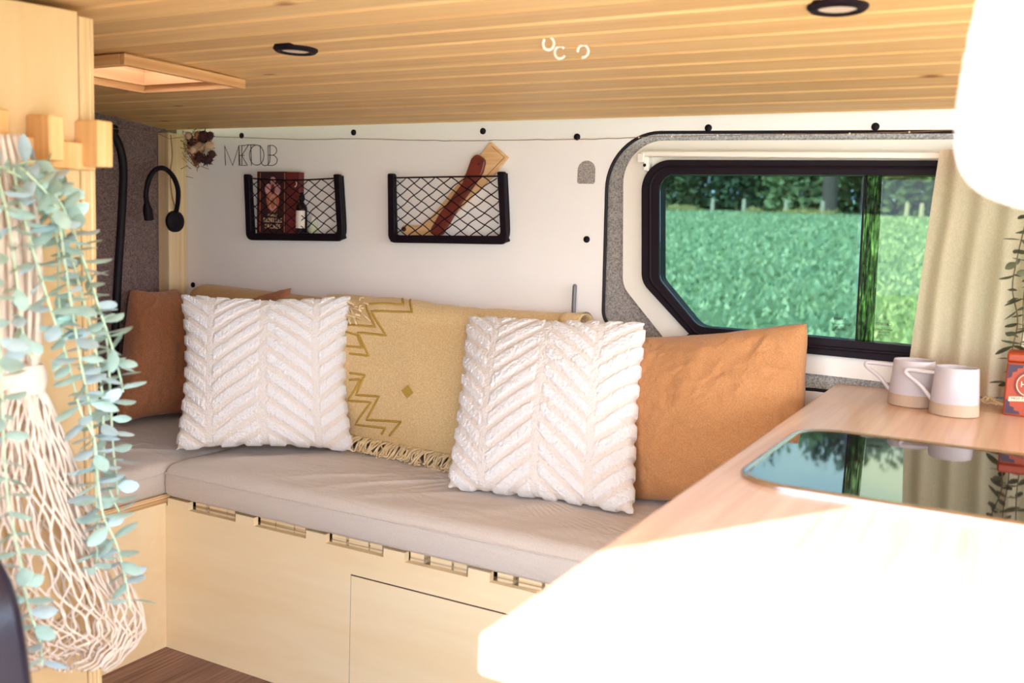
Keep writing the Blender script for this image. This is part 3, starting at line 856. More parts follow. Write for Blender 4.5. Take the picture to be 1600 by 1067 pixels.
for pts in lines[:-1]:
    uv = [invuv(*p) for p in pts]; path = []
    for (u0, v0), (u1, v1) in zip(uv, uv[1:]):
        for k in range(8): path.append(thr(u0+(u1-u0)*k/8, v0+(v1-v0)*k/8, .0012))
    path.append(thr(*uv[-1], .0012)); m.tube(path, .0032, M['embroid'], 5)
dc = invuv(637, 611); dm = []
for du, dv in ((0, -.042), (.026, 0), (0, .042), (-.026, 0)): dm.append(thr(dc[0]+du, dc[1]+dv, .002))
m.add(dm+[thr(dc[0], dc[1], .004)], [(0, 1, 4), (1, 2, 4), (2, 3, 4), (3, 0, 4)], M['embroid'])
m.build('cloth', t, smooth=180)
m = MB()
for i in range(0, 64):
    u = i/63
    p = thr(u, 1.0); r1 = rnd.uniform(-1, 1)
    for q in range(3):
        a = p+Vector((rnd.uniform(-.006, .006), -.002, .006))
        L = rnd.uniform(.040, .065)
        e = Vector((a.x+rnd.uniform(-.02, .02), a.y-L*.75, ZCT+.009+rnd.uniform(0, .010)))
        mid = (a+e)/2+Vector((rnd.uniform(-.012, .012), -.004, rnd.uniform(.001, .010)))
        m.tube(spline([a, mid, e, e+Vector((rnd.uniform(-.012, .012), -.004, .002))], 4), .0024, M['fringe'], 5)
m.build('fringe', t, smooth=180)
m = MB()
for i in range(30):                                    # fringe gathered at the upper left corner
    a = thr(.10+.10*rnd.random(), .16+.10*rnd.random(), .003)
    e = a+Vector((rnd.uniform(-.03, .05), rnd.uniform(-.012, 0), rnd.uniform(-.03, .012)))
    m.tube(spline([a, (a+e)/2+Vector((0, -.006, .004)), e], 4), .0025, M['fringe'], 5)
m.build('fringe', t, smooth=180)
m = MB()
for s in range(18):
    pass
m.grid(lambda u, v: (TX1-.05+.058*v+.004*math.sin(u*9), 2.135+(.030-.017*u)*1.4*math.cos(R(-80+420*u)), topz(1)-.028+(.030-.017*u)*math.sin(R(-80+420*u))), 26, 4, M['throw'])
m.build('rolled_edge', t, smooth=180, solid=.003)

# grey rod standing at the wall
a, e = W(898, 447, 1, 2.235), W(896, 490, 1, 2.235)
m = MB(); m.tube([e-Vector((0, 0, .38)), e, a], .0055, M['rod'], 10); m.ball(a, .0055, M['rod'], 8)
tag(m.build('metal_rod', origin=e-Vector((0, 0, .38))), 'thin grey rod standing upright at the wall behind the throw', 'rod')

# ------------------------------------------------------------------ net pockets on the wall
def pocket(corners, label, sag, seed, tilt=0):
    """corners: photo positions of outer TL, BL, BR, TR of the black frame"""
    yf = YW-.030
    TL, BL, BR, TR = [W(*p, 1, yf) for p in corners]
    t = thing('net_pocket', ((BL.x+BR.x)/2, YW, BL.z), label, 'storage net', 'black storage nets on the white wall')
    wdt = .023
    out = rpoly([(TL.x, TL.z), (BL.x, BL.z), (BR.x, BR.z), (TR.x, TR.z), (TR.x-wdt, TR.z), (BR.x-wdt*1.02, BR.z+wdt*.95), (BL.x+wdt, BL.z+wdt*.95), (TL.x+wdt, TL.z)], [.004, .022, .022, .004, .004, .012, .012, .004], 6)
    m = MB(); m.prism(out, lambda p: (p[0], yf, p[1]), lambda p: (p[0], yf+.012, p[1]), M['black']); m.build('frame', t, bevel=.003)
    lip = spline([(TL.x+.007, 0, TL.z-.004), (BL.x+.009, 0, BL.z+.030), (BL.x+.013, 0, BL.z+.014), (BL.x+.030, 0, BL.z+.009), (BR.x-.040, 0, BR.z+.011), (BR.x-.022, 0, BR.z+.020), (BR.x-.014, 0, BR.z+.040), (TR.x-.010, 0, TR.z-.004)], 5)
    m = MB()
    m.tube([(p.x, yf+.020, p.z) for p in lip], .0085, M['black'], 8); m.build('back_rim', t)
    # net: elastic top edge, lattice between
    x0, x1 = TL.x+wdt*.8, TR.x-wdt*.8; xb0, xb1 = BL.x+wdt*.8, BR.x-wdt*.8
    zt0, zt1 = TL.z-.012, TR.z-.012; zb0, zb1 = BL.z+wdt*.8, BR.z+wdt*.8
    def pt(u, v):
        u = max(0, min(1, u))
        xa = x0+(x1-x0)*u; xb = xb0+(xb1-xb0)*u; za = zt0+(zt1-zt0)*u-sag*math.sin(math.pi*u); zb_ = zb0+(zb1-zb0)*u
        b1 = math.sin(math.pi*u)**.7
        return Vector((xa+(xb-xa)*v, yf+.003-.006*b1, za+(zb_-za)*v))
    m = MB(); m.tube([pt(i/20, 0) for i in range(21)], .0024, M['black'], 6); m.build('elastic_edge', t)
    m = MB(); nd = 7; H = 5.0
    dx = 1/nd
    for sgn in (1, -1):
        for k in range(-8, nd+9):
            path = []
            for j in range(0, 32):
                v = j/31; uu = (k+.5)*dx+sgn*(v-.5)*H*dx+.012*nz((k*.7, v*3, sgn), 1.7, seed)+.006*math.sin(v*H*2*math.pi)
                if 0 <= uu <= 1: path.append(pt(uu, v))
            if len(path) > 2: m.tube(path, .0015, M['black'], 4)
    m.build('net', t, smooth=180)
    return t
pocket(((380, 272), (384, 375), (536, 377), (530, 272)), 'black net wall pocket holding a dark card box and a bottle', .006, 1)
pocket(((605, 271), (606, 379), (793, 382), (788, 268)), 'black net wall pocket holding a wooden board and a maroon case', .0, 5)

# card box in the left pocket
A0 = W(401, 268, 1, YW-.028); A1 = W(447, 268, 1, YW-.028); zbt = W(420, 366, 1, YW-.028).z
t = thing('card_box', ((A0.x+A1.x)/2, YW-.014, zbt), 'dark oracle card box with orange figure standing in the left net pocket', 'box')
wx = A1.x-A0.x
m = MB(); m.box((A0.x, YW-.026, zbt), (A1.x, YW-.002, A0.z), M['bookd']); bx_ = m.build('box', t, bevel=.001)
m = MB(); m.box((A1.x, YW-.0255, zbt+.001), (A1.x+.048, YW-.002, A0.z-.001), M['bookr']); m.build('side_face', t, bevel=.001)
fy = YW-.0265
def P2(u, v): return (A0.x+wx*u, fy, zbt+(A0.z-zbt)*v)
for ua in (.10, .93):
    m = MB(); m.add([P2(ua, .02), P2(ua+.028, .02), P2(ua+.028, .98), P2(ua, .98)], [(0, 1, 2, 3)], M['figr']); m.build('border', bx_, smooth=0)
def oval(m, cu, cv, ru, rv, mat, dy):
    vs = [(A0.x+wx*(cu+ru*math.cos(2*math.pi*k/20)), fy-dy, zbt+(A0.z-zbt)*(cv+rv*math.sin(2*math.pi*k/20))) for k in range(20)]
    m.add(vs, [tuple(range(20))], mat)
m = MB(); oval(m, .55, .58, .22, .24, M['figr'], .0002); oval(m, .40, .72, .12, .09, M['figp'], .0004); oval(m, .70, .72, .12, .09, M['figp'], .0004)
oval(m, .55, .86, .10, .06, M['figp'], .0004); oval(m, .55, .72, .07, .08, M['bookr'], .0006); oval(m, .55, .50, .13, .13, M['figp'], .0005); oval(m, .55, .50, .07, .09, M['figr'], .0007)
m.build('figure_print', bx_, smooth=0)
text('lettering', 'ORACLE', .010, frontal(A0.x+wx*.55, fy-.0006, zbt+(A0.z-zbt)*.305), M['cream'], bx_)
text('lettering', 'REBELLES', .0185, frontal(A0.x+wx*.55, fy-.0006, zbt+(A0.z-zbt)*.225), M['cream'], bx_)
text('lettering', 'SACRÉS', .0185, frontal(A0.x+wx*.55, fy-.0006, zbt+(A0.z-zbt)*.125), M['cream'], bx_)
m = MB()
for k in range(12):
    A = R(-80+160*k/11); 
cpts = [(A1.x+.030+.012*math.cos(R(-70+140*k/11)), A0.z-.035+.012*math.sin(R(-70+140*k/11))) for k in range(12)]+[(A1.x+.026+.012*math.cos(R(70-140*k/11)), A0.z-.035+.010*math.sin(R(70-140*k/11))) for k in range(12)]
m.add([(x, YW-.0262, z) for x, z in cpts], [tuple(range(24))], M['cream']); m.build('moon_print', t, smooth=0)

# dark bottle
bp = W(471, 365, 1, YW-.020); sc_ = 1.0
t = thing('dropper_bottle', (bp.x, bp.y, bp.z), 'dark bottle with white label standing right of the card box', 'bottle')
m = MB(); m.lathe([(.016, .002), (.0175, .004), (.0175, .072), (.0165, .080), (.010, .089), (.0068, .093), (.0068, .100)], bp, M['bottle'], 28, Matrix.Diagonal((1, .9, 1, 1))); gb_ = m.build('glass_body', t)
m = MB(); m.lathe([(.0085, .098), (.0085, .112), (.005, .114), (.0045, .122)], bp, M['black'], 20); m.build('dropper_cap', t)
m = MB(); m.grid(lambda u, v: (bp.x+.0180*math.sin(R(-72+144*u)), bp.y-.0165*math.cos(R(-72+144*u)), bp.z+.016+.052*v), 16, 1, M['paper']); m.build('bottle_label', gb_)
tp = W(489, 364, 1, YW-.012)
t = thing('small_tube', (tp.x, tp.y, tp.z), 'pale green small tube beside the dark bottle in the left pocket', 'tube')
m = MB(); m.lathe([(.010, .0), (.012, .003), (.0125, .026), (.011, .034)], tp, M['tube'], 20, Matrix.Diagonal((1.3, .8, 1, 1))); m.build('tube_body', t)
m = MB(); m.lathe([(.008, .034), (.008, .046), (.006, .048)], tp, M['paper'], 20); m.build('cap', t)

# board and case in the right pocket, both standing askew
t = thing('wooden_board', W(640, 360, 1, YW-.012), 'pale wooden board with curved lower end leaning in the right net pocket', 'board')
pts = [W(x, y, 1, YW-.010) for x, y in ((767, 222), (794, 246), (772, 274), (700, 345), (684, 368), (662, 370), (634, 366), (625, 357), (634, 351), (658, 352), (676, 338), (722, 280))]
m = MB(); m.prism(rpoly([(p.x, p.z) for p in pts], [.002, .002, 0, .03, .02, .01, .01, .008, .01, .02, .04, 0], 5), lambda p: (p[0], YW-.014, p[1]), lambda p: (p[0], YW-.004, p[1]), M['boardw']); m.build('board', t, bevel=.001)
q = W(631, 358, 1, YW-.015); m = MB(); m.ball(q, .008, M['dryd'], 8, (1, .3, .8)); m.build('burnt_end', t)
m = MB(); il = [W(x, y, 1, YW-.0146) for x, y in ((768, 228), (788, 246), (760, 275))]; m.tube(il, .0007, M['maroon'], 4); m.build('stitch_line', t)
t = thing('leather_case', W(685, 365, 1, YW-.022), 'long maroon leather case leaning diagonally in the right net pocket', 'case')
pts = [W(x, y, 1, YW-.020) for x, y in ((746, 240), (760, 250), (755, 270), (746, 284), (722, 318), (693, 366), (684, 370), (672, 362), (688, 334), (724, 286), (738, 248))]
m = MB(); m.prism(rpoly([(p.x, p.z) for p in pts], [.014, .014, .01, .02, .05, .012, .01, .012, .04, .04, .014], 5), lambda p: (p[0], YW-.027, p[1]), lambda p: (p[0], YW-.016, p[1]), M['maroon']); m.build('case', t, bevel=.003)
q = W(748, 256, 1, YW-.0275); m = MB(); m.ball(q, .0035, M['dryd'], 8, (1, .4, 1)); m.build('stud', t)

# wall lettering, thin overlapping strokes
def lettering():
    k = .18746
    Pq = lambda x, y: W(340+x*k, 200+y*k, 1, YW-.0015)
    el = lambda cx, cy, rx, ry, a0, a1, n=24: [(cx+rx*math.cos(R(a0+(a1-a0)*i/n)), cy+ry*math.sin(R(a0+(a1-a0)*i/n))) for i in range(n+1)]
    S = [[(66, 312), (58, 148), (126, 312), (178, 146), (186, 312)],
         [(232, 146), (178, 146), (178, 312), (238, 312)], [(178, 228), (222, 228)],
         [(202, 146), (202, 312)], [(256, 142), (202, 228), (248, 312)],
         [(238, 140), (312, 140)], [(276, 140), (282, 312)],
         el(326, 226, 60, 84, 0, 360, 36),
         [(356, 146), (358, 262)]+el(397, 262, 39, 52, 180, 0, 16)+[(436, 146)],
         [(420, 146), (422, 312)], [(420, 146)]+el(452, 186, 40, 41, -90, 90, 14)+[(424, 226)], [(424, 226)]+el(452, 269, 45, 43, -90, 90, 14)+[(422, 312)]]
    m = MB()
    for s in S: m.tube([Pq(*p) for p in s], .0011, M['ink'], 5)
    tag(m.build('wall_lettering', smooth=180, origin=Pq(276, 312)), 'thin black line lettering MEKTOUB on the white wall', 'lettering')
lettering()

# string of tiny lights along the top of the wall
m0 = thing('string_lights', W(300, 214, 1, YW-.003), 'thin copper wire of tiny lights along the top of the wall', 'string lights')
wp = [W(x, y, 1, YW-.003) for x, y in ((300, 213), (380, 215), (470, 218), (560, 217), (640, 219), (720, 220), (800, 219), (880, 218), (950, 217), (1010, 214), (1100, 212), (1250, 210), (1400, 207), (1500, 203))]
wps = spline(wp, 6); wps = [p+Vector((0, -.001, .002*nz((p.x, 0, 0), 25))) for p in wps]
wps = [W(170, 200, 0, XE+.06), W(245, 208, 0, XE+.055), Vector((XE+.055, YW-.08, 1.352))]+wps
m = MB(); m.tube(wps, .0008, M['wire'], 4); m.build('wire', m0, smooth=180)
for i in range(4, len(wps)-2, 4):
    m = MB(); m.ball(wps[i], .0022, M['clear'], 6); m.build('bulb', m0)

# dried flowers on the post
fc = W(309, 232, 1, YW-.06)
t = thing('dried_bouquet', fc+Vector((0, 0, -.05)), 'small bunch of dried brown and beige flowers at the corner post', 'dried flowers')
r2 = random.Random(3)
m = MB()
for k in range(60):
    a = fc+Vector((-.02, .01, -.055)); d = Vector((r2.gauss(.012, .03), r2.gauss(-.005, .012), r2.uniform(.02, .11)))
    m.tube(spline([a, a+d*.6+Vector((r2.gauss(0, .008), 0, 0)), a+d], 3), .0008, M['dryt'], 4)
for k in range(130):
    a = fc+Vector((r2.gauss(0, .024), r2.gauss(-.012, .008), r2.gauss(0, .03))); d = Vector((r2.gauss(0, 1), r2.gauss(0, .6), r2.gauss(0, 1))).normalized()*r2.uniform(.012, .028)
    m.tube([a, a+d], .0009, M['dryt'], 4)
m.build('stalk', t, smooth=180)
for (x, y), r, mt, s in (((318, 214), .017, 'dryd', (1, .8, .9)), ((300, 222), .013, 'dryd', (1.1, .8, .8)), ((323, 250), .014, 'dryd', (1.3, .7, .7)), ((311, 246), .013, 'dryd', (1, .8, 1)), ((331, 241), .010, 'dryd', (1, .8, 1)), ((327, 228), .012, 'dryb', (1, .8, .9)), ((312, 229), .012, 'dryb', (1, .8, .9)), ((302, 235), .010, 'dryb', (1, .8, 1)), ((295, 213), .011, 'dryb', (1, .8, 1)), ((308, 211), .009, 'dryt', (1, .8, 1)), ((328, 212), .010, 'dryd', (1, .8, 1))):
    p = W(x, y, 1, YW-.075+r2.uniform(-.008, .008)); m = MB()
    r *= 1.25; m.ball(p, r, M[mt], 9, s)
    for k in range(26):
        d = Vector((r2.gauss(0, 1), r2.gauss(0, 1), r2.gauss(0, 1))).normalized(); m.tube([p+d*r*.7, p+d*r*1.3], [r*.16, r*.03], M[mt], 4)
    m.build('flower_head', t, smooth=180)

# gooseneck reading lamp
XL = XE+.05
q = W(274, 346, 0, XL+.006)
t = thing('reading_lamp', q, 'black gooseneck reading lamp with round base on the wooden post', 'lamp')
m = MB(); m.lathe([(1e-6, .016), (.027, .015), (.0335, .010), (.0345, .0)][::-1], Vector((XL, q.y, q.z)), M['black'], 36, Matrix.Rotation(R(90), 4, 'Y')); m.build('base', t)
gp = [Vector((XL+.010, q.y, q.z+.030))]
for x, y, dx in ((278, 315, .03), (278, 295, .045), (270, 275, .055), (256, 263, .06), (242, 266, .06), (232, 282, .055), (228, 305, .05), (230, 318, .046)): gp.append(W(x, y, 0, XL+dx))
m = MB(); m.tube(spline(gp, 6), .0076, M['black'], 10); m.build('gooseneck', t)
h0, h1 = W(229, 317, 0, XL+.046), W(233, 343, 0, XL+.04)
m = MB(); m.tube([h0, h0+(h1-h0)*.25, h0+(h1-h0)*.4, h1], [.008, .012, .0145, .0145], M['black'], 16); m.build('lamp_head', t)

# ------------------------------------------------------------------ curtain and rail
t = thing('curtain_rail', W(1005, 243, 1, 2.235), 'slim cream curtain rail above the black window frame', 'curtain rail')
ra, rb = W(1003, 241, 1, 2.235), W(1500, 244, 1, 2.235)
sl_ = (rb-ra)/(rb.x-ra.x)
rb = ra+sl_*(.34-ra.x)
def railbox(dz0, dz1, y0, y1):
    m = MB(); m.prism([(0, 0), (1, 0), (1, 1), (0, 1)], lambda p: ((ra if p[0] == 0 else rb).x, y0, (ra if p[0] == 0 else rb).z+(dz0 if p[1] == 0 else dz1)), lambda p: ((ra if p[0] == 0 else rb).x, y1, (ra if p[0] == 0 else rb).z+(dz0 if p[1] == 0 else dz1)), M['white']); return m
railbox(-.006, .008, 2.228, 2.244).build('rail', t, bevel=.003)
m = MB(); e = W(1003, 246, 1, 2.232); m.box((e.x-.010, 2.224, e.z-.012), (e.x+.008, 2.262, e.z+.010), M['white']); m.box((e.x+.002, 2.235, e.z-.032), (e.x+.016, 2.262, e.z+.002), M['white']); m.build('end_bracket', t, bevel=.003)
e = W(1007, 258, 1, 2.234); m = MB(); m.ball(e, .004, M['black'], 8, (1, .5, 1)); m.build('screw', t)

CT = W(1468, 236, 1, 2.20); CB = W(1416, 575, 1, 2.19)
CX1 = .30
def cur(u, v):
    s = v
    xl = CT.x+(CB.x-CT.x)*s**.9; x = xl+(CX1-xl)*u
    amp = .009+.013*s; ph = u*9.5*math.pi*2
    fold = math.sin(ph+1.2*nz((u*2, s*1.3, 0), 1.5, 3))*amp*(.5+.7*abs(nz((u*5, s, 4), 1.2)))
    gather = .004*math.sin(u*60)*(1-sm(0, .12, s))
    z = (CT.z-.002*u)*(1-s)+.795*s
    return (x, 2.205+fold+gather, z)
t = thing('curtain', (0.05, 2.205, 1.2), 'cream cloth curtain with soft folds right of the window behind the mugs', 'curtain')
m = MB(); m.grid(cur, 130, 50, M['curtain']); m.build('cloth', t, smooth=180)
m = MB(); m.grid(lambda u, v: (cur(u, .004)[0], cur(u, .004)[1]-.003, CT.z+.004-.014*v), 130, 1, M['curtain']); m.build('top_hem', t, smooth=180)
m = MB()
r3 = random.Random(5)
for k in range(14):
    a = W(1545+r3.uniform(-6, 8), 612, 1, 2.16); m.tube(spline([(a.x, 2.17, .80), (a.x+r3.uniform(-.01, .02), 2.155, .794), (a.x+r3.uniform(-.01, .04), 2.14+r3.uniform(-.01, .01), .790)], 4), .0013, M['fringe'], 4)
m.build('tassel', t, smooth=180)

# ------------------------------------------------------------------ kitchen counter
ZK = .785
XKL = W(747, 990, 2, ZK).x; YKN = W(747, 990, 2, ZK).y
kc = thing('kitchen_cabinet', (.1, 1.4, 0), 'white kitchen cabinet under the wooden worktop at the right', 'cabinet')
zu = W(747, 1045, 0, XKL).z
zu = ZK-.034
b = MB(); b.box((XKL+.024, YKN+.02, .0), (.72, 2.236, zu), M['white']); b.build('carcass', kc, bevel=.002)
b = MB(); b.box((XKL+.030, YKN+.004, .06), (.17, YKN+.02, zu-.006), M['white']); b.build('door', kc, bevel=.002)
b = MB(); b.box((.175, YKN+.004, .06), (.715, YKN+.02, zu-.006), M['white']); b.build('door', kc, bevel=.002)
b = MB(); b.prism(rpoly([(XKL, YKN), (.74, YKN), (.74, 2.244), (W(1308, 598, 2, ZK).x, 2.244)], [.006, 0, 0, .004], 4), lambda p: (p[0], p[1], zu), lambda p: (p[0], p[1], ZK), M['oak'])
o = b.build('worktop', bevel=.004); tag(o, 'light oak laminate worktop, sunlit at its near end, carrying mugs and hob', 'worktop')

# hob with black glass lid
hx0, hx1 = -.336, .30
hy0, hy1 = 1.215, 1.648
t = thing('hob', ((hx0+hx1)/2, (hy0+hy1)/2, ZK), 'black glass hob lid with steel rim set in the worktop', 'hob')
rim_o = rpoly([(hx0, hy0), (hx1, hy0), (hx1, hy1), (hx0, hy1)], .075, 14)
rim_i = rpoly([(hx0+.011, hy0+.011), (hx1-.011, hy0+.011), (hx1-.011, hy1-.011), (hx0+.011, hy1-.011)], .065, 14)
n = len(rim_o); m = MB()
zs = [(0, .0005), (0, .004), (.3, .0065), (.75, .0065), (1, .0045), (1, .001)]
vs = []
for tt, z in zs:
    for a, c2 in zip(rim_o, rim_i): vs.append((a[0]+(c2[0]-a[0])*tt, a[1]+(c2[1]-a[1])*tt, ZK+z))
m.add(vs, [(i*n+k, i*n+(k+1) % n, (i+1)*n+(k+1) % n, (i+1)*n+k) for i in range(len(zs)-1) for k in range(n)], M['steel']); m.build('steel_rim', t)
m = MB(); m.prism(rim_i, lambda p: (p[0], p[1], ZK+.0005), lambda p: (p[0], p[1], ZK+.0045), M['hob']); m.build('glass_lid', t, smooth=0)

# mugs
def mug(base, label):
    t = thing('mug', base, label, 'mug', 'white mugs with raw stoneware base')
    H, r0, r1, zl = .091, .0445, .0385, .024
    rz = lambda z: r0+(r1-r0)*z/H
    m = MB(); m.lathe([(1e-6, .0), (r0-.003, .0), (r0, .002), (rz(zl), zl), ], (0, 0, 0), M['mugb'], 48); o = m.build('stoneware_base'); o.parent = t
    pr_ = [(rz(zl), zl), (rz(zl)+.0005, zl+.001), (rz(.06), .06), (rz(H-.003), H-.003), (r1-.001, H), (r1-.003, H-.001), (rz(.05)-.005, .05), (r0-.006, .008), (1e-6, .006)]
    m = MB(); m.lathe(pr_, (0, 0, 0), M['mugw'], 48); cu_ = m.build('cup'); cu_.parent = t
    # angular handle towards -X of the mug
    za, zb_ = H-.014, zl+.004
    pth = [(-rz(za)+.002, 0, za), (-rz(za)-.018, 0, za+.001), (-rz(za)-.042, 0, za+.002), (-rz(za)-.0495, 0, za+.0005), (-rz(za)-.048, 0, za-.007), (-rz(.05)-.020, 0, .050), (-rz(zb_)+.002, 0, zb_-.002)]
    m = MB(); m.tube(spline(pth, 4), .0042, M['mugw'], 10); o = m.build('handle', smooth=180); o.parent = cu_
    return t
ma = (W(1387, 634, 2, ZK)+W(1474, 634, 2, ZK))/2; mb2 = (W(1449, 650, 2, ZK)+W(1534, 652, 2, ZK))/2
t1 = mug((-.206, 2.045, ZK), 'white mug with beige base standing behind the other, nearer the window')
t1.rotation_euler = (0, 0, R(8))
t2 = mug((-.124, 1.985, ZK), 'white mug with beige base standing in front, nearer the red tin')
t2.rotation_euler = (0, 0, R(8))

# red tea tin
tx0 = W(1566, 648, 2, ZK).x; ty0 = W(1566, 648, 2, ZK).y
tzt = W(1571, 550, 1, ty0).z
t = thing('tea_tin', (tx0+.04, ty0+.035, ZK), 'orange red tea tin with dark corner ornaments at the right edge', 'tin')
m = MB(); m.box((tx0, ty0, ZK), (tx0+.082, ty0+.075, tzt-.018), M['tin']); tb_ = m.build('body', t, bevel=.003)
m = MB(); m.box((tx0-.0008, ty0-.0008, tzt-.018), (tx0+.0828, ty0+.0758, tzt), M['tin']); m.build('lid', t, bevel=.004)
hh = tzt-.018-ZK; cxn = tx0+.041; czn = ZK+hh*.60
for cx, cz, sx, sz in ((tx0+.003, tzt-.022, 1, -1), (tx0+.079, tzt-.022, -1, -1), (tx0+.003, ZK+.004, 1, 1), (tx0+.079, ZK+.004, -1, 1)):
    pts = [(0, 0), (.026, 0), (.024, .006), (.016, .007), (.015, .013), (.008, .015), (.007, .024), (0, .028)]
    m = MB(); m.add([(cx+sx*a, ty0-.0006, cz+sz*b_) for a, b_ in pts], [tuple(range(8))], M['tind']); m.build('corner_ornament', tb_, smooth=0)
m = MB()
for k in range(48):
    A = 2*math.pi*k/48; m.tube([(cxn+.0235*math.cos(A), ty0-.0006, czn+.0235*math.sin(A)), (cxn+.0275*math.cos(A), ty0-.0006, czn+.0275*math.sin(A))], .0006, M['tind'], 4)
m.build('sunburst', tb_)
m = MB(); m.tube([(cxn+.0215*math.cos(2*math.pi*k/40), ty0-.0006, czn+.0215*math.sin(2*math.pi*k/40)) for k in range(40)], .0008, M['cream'], 4, closed=True); m.build('ring_print', tb_)
text('lettering', 'H', .015, frontal(cxn-.010, ty0-.0008, czn), M['cream'], tb_)
m = MB(); m.grid(lambda u, v: (tx0+.008+.066*u, ty0-.0007, ZK+hh*.27+.009*v+.003*math.sin(math.pi*u*1.0)-.002*u), 16, 1, M['cream']); bn_ = m.build('banner', tb_)
text('lettering', 'HOT CINNAMON', .0072, frontal(cxn, ty0-.0012, ZK+hh*.27+.0062), M['tind'], tb_)

# ------------------------------------------------------------------ foliage helper
def leaf(m, p, d, nrm, L, wd_, mat, curl=.15):
    d = d.normalized(); s = d.cross(nrm)
    if s.length < 1e-4: s = d.orthogonal()
    s.normalize(); nn = s.cross(d)
    prof = [(0, .10), (.18, .62), (.42, 1), (.68, .92), (.88, .55), (1, .06)]
    vs = []
    for a, w in prof:
        c = p+d*(L*a)+nn*(curl*L*(a*a-.3*a)); h = wd_*w*.5
        vs += [c-s*h+nn*h*.25, c, c+s*h+nn*h*.25]
    fs = []
    for i in range(len(prof)-1):
        for k in (0, 1): fs.append((i*3+k, i*3+k+1, (i+1)*3+k+1, (i+1)*3+k))
    m.add(vs, fs, mat)

def vine(pts, t, rg, mats, L=.026, gap=.020, wd_=.6, rs=.0016, stemmat='stem', out=None, start=0):
    sp_ = spline(pts, 10)
    ms = MB(); ms.tube(sp_, rs, M[stemmat], 6); ms.build('stem', t, smooth=180)
    ml = MB(); acc = 0; flip = 0
    for a, b_ in zip(sp_[start:], sp_[start+1:]):
        acc += (b_-a).length
        if acc > gap*rg.uniform(.8, 1.2):
            acc = 0; tn = (b_-a).normalized(); A0_ = rg.uniform(0, math.pi) if out is None else out+rg.gauss(0, .5)+flip*math.pi/2*0
            flip += 1
            u = tn.orthogonal().normalized() if abs(tn.z) < .8 else Vector((tn.y, 1, 0)).normalized()
            u = (Vector((0, 1, 0))-tn*tn.y).normalized(); w = tn.cross(u)
            for q in (0, math.pi):
                A = A0_+q+rg.gauss(0, .25)
                d = u*math.cos(A)+w*math.sin(A)*.8+tn*rg.uniform(-.15, .35)
                leaf(ml, b_, d, (tn+Vector((rg.gauss(0, .35), rg.gauss(0, .35), rg.gauss(0, .35)))).normalized(), L*rg.uniform(.75, 1.25), L*wd_*rg.uniform(.8, 1.1), M[rg.choice(mats)], rg.uniform(-.1, .35))
    ml.build('foliage', t, smooth=180)

# eucalyptus garland hung over the pegs
XG = XWD+.085
g = thing('eucalyptus_garland', W(40, 270, 0, XG), 'pale blue green artificial eucalyptus garland hanging from the peg rail', 'garland')
rg = random.Random(11)
paths = [[(-40, 250), (10, 262), (55, 252), (88, 275), (105, 300)],
         [(30, 262), (75, 290), (108, 345), (135, 420), (158, 490), (176, 545), (188, 590), (192, 612)],
         [(40, 268), (85, 320), (100, 400), (112, 480), (125, 560), (140, 640), (150, 720), (160, 800), (182, 850), (196, 905), (204, 952)],
         [(55, 275), (95, 350), (125, 450), (148, 540), (160, 620), (162, 700), (170, 760), (186, 800)],
         [(20, 262), (35, 330), (60, 420), (85, 500), (108, 570), (125, 640), (148, 690), (150, 760), (152, 840), (150, 890)],
         [(-5, 270), (12, 340), (24, 420), (36, 520), (50, 560)],
         [(-25, 280), (-5, 450), (2, 600), (6, 700), (14, 790), (30, 870), (45, 950), (62, 1000), (66, 1040)],
         [(10, 265), (60, 300), (90, 380), (92, 470), (100, 540)],
         [(45, 265), (100, 330), (140, 440), (165, 520), (172, 610), (176, 690), (180, 730), (184, 775)]]
for i, pp in enumerate(paths):
    dxs = [0.0, .03, .05, .015, .035, .05, .10, .02, .0][i]
    pts = [W(x, y, 0, XG+dxs+(.012*math.sin(j*1.7+i))) for j, (x, y) in enumerate(pp)]
    vine(pts, g, rg, ['leaf', 'leaf', 'leafb'], L=.035, gap=.020, wd_=.62, rs=.0018)

# cotton net bag on the rail
XN = XWD+.052
bg = thing('net_bag', W(0, 250, 0, XN), 'cream cotton string net bag hanging from the peg rail among the eucalyptus', 'net bag')
# outline: photo row -> left and right edge of the bag
rows = [(590, 0, 58), (640, -30, 82), (700, -52, 104), (760, -62, 126), (830, -70, 158), (900, -74, 192), (950, -70, 216), (985, -55, 222), (1010, -30, 207), (1026, -5, 186), (1036, 30, 165)]
def bagrow(s):
    s = max(0, min(1, s))*(len(rows)-1); i = min(int(s), len(rows)-2); f_ = s-i
    return [a+(b_-a)*f_ for a, b_ in zip(rows[i], rows[i+1])]
def bagpt(th, s):
    y, l, r = bagrow(s)
    c = (l+r)/2; h = (r-l)/2
    fold = 1+.10*math.sin(5*th+3*s)*(1-s*.5)
    droop = 22*sm(.72, 1, s)*math.cos(2.6*(th))*.6
    x = c+h*math.cos(th)*fold*.98
    dep = .014+.040*math.sin(math.pi*min(1, s*1.05))**.8
    if s >= .999: dep = .008
    return W(x, y+droop, 0, XN+.012+dep*math.sin(th)*(1+.25*math.sin(7*th)))
m = MB(); ns = 40
for sgn in (1, -1):
    for k in range(ns):
        path = []
        for j in range(61):
            s = j/60
            th = 2*math.pi*k/ns+sgn*(s*1.5+.05*math.sin(s*40+k))+.06*nz((k*.9, s*4, sgn), 1.3, 2)
            path.append(bagpt(th, s))
        m.tube(path, .0020, M['string'], 4)
m.build('mesh_body', bg, smooth=180)
m = MB()
yk = W(30, 592, 0, XN+.02)
m.lathe([(.0, -.022), (.034, -.021), (.039, -.008), (.038, .006), (.033, .018), (.012, .022)], yk, M['string'], 24, Matrix.Diagonal((.55, 1.05, 1, 1))); m.build('gathered_collar', bg)
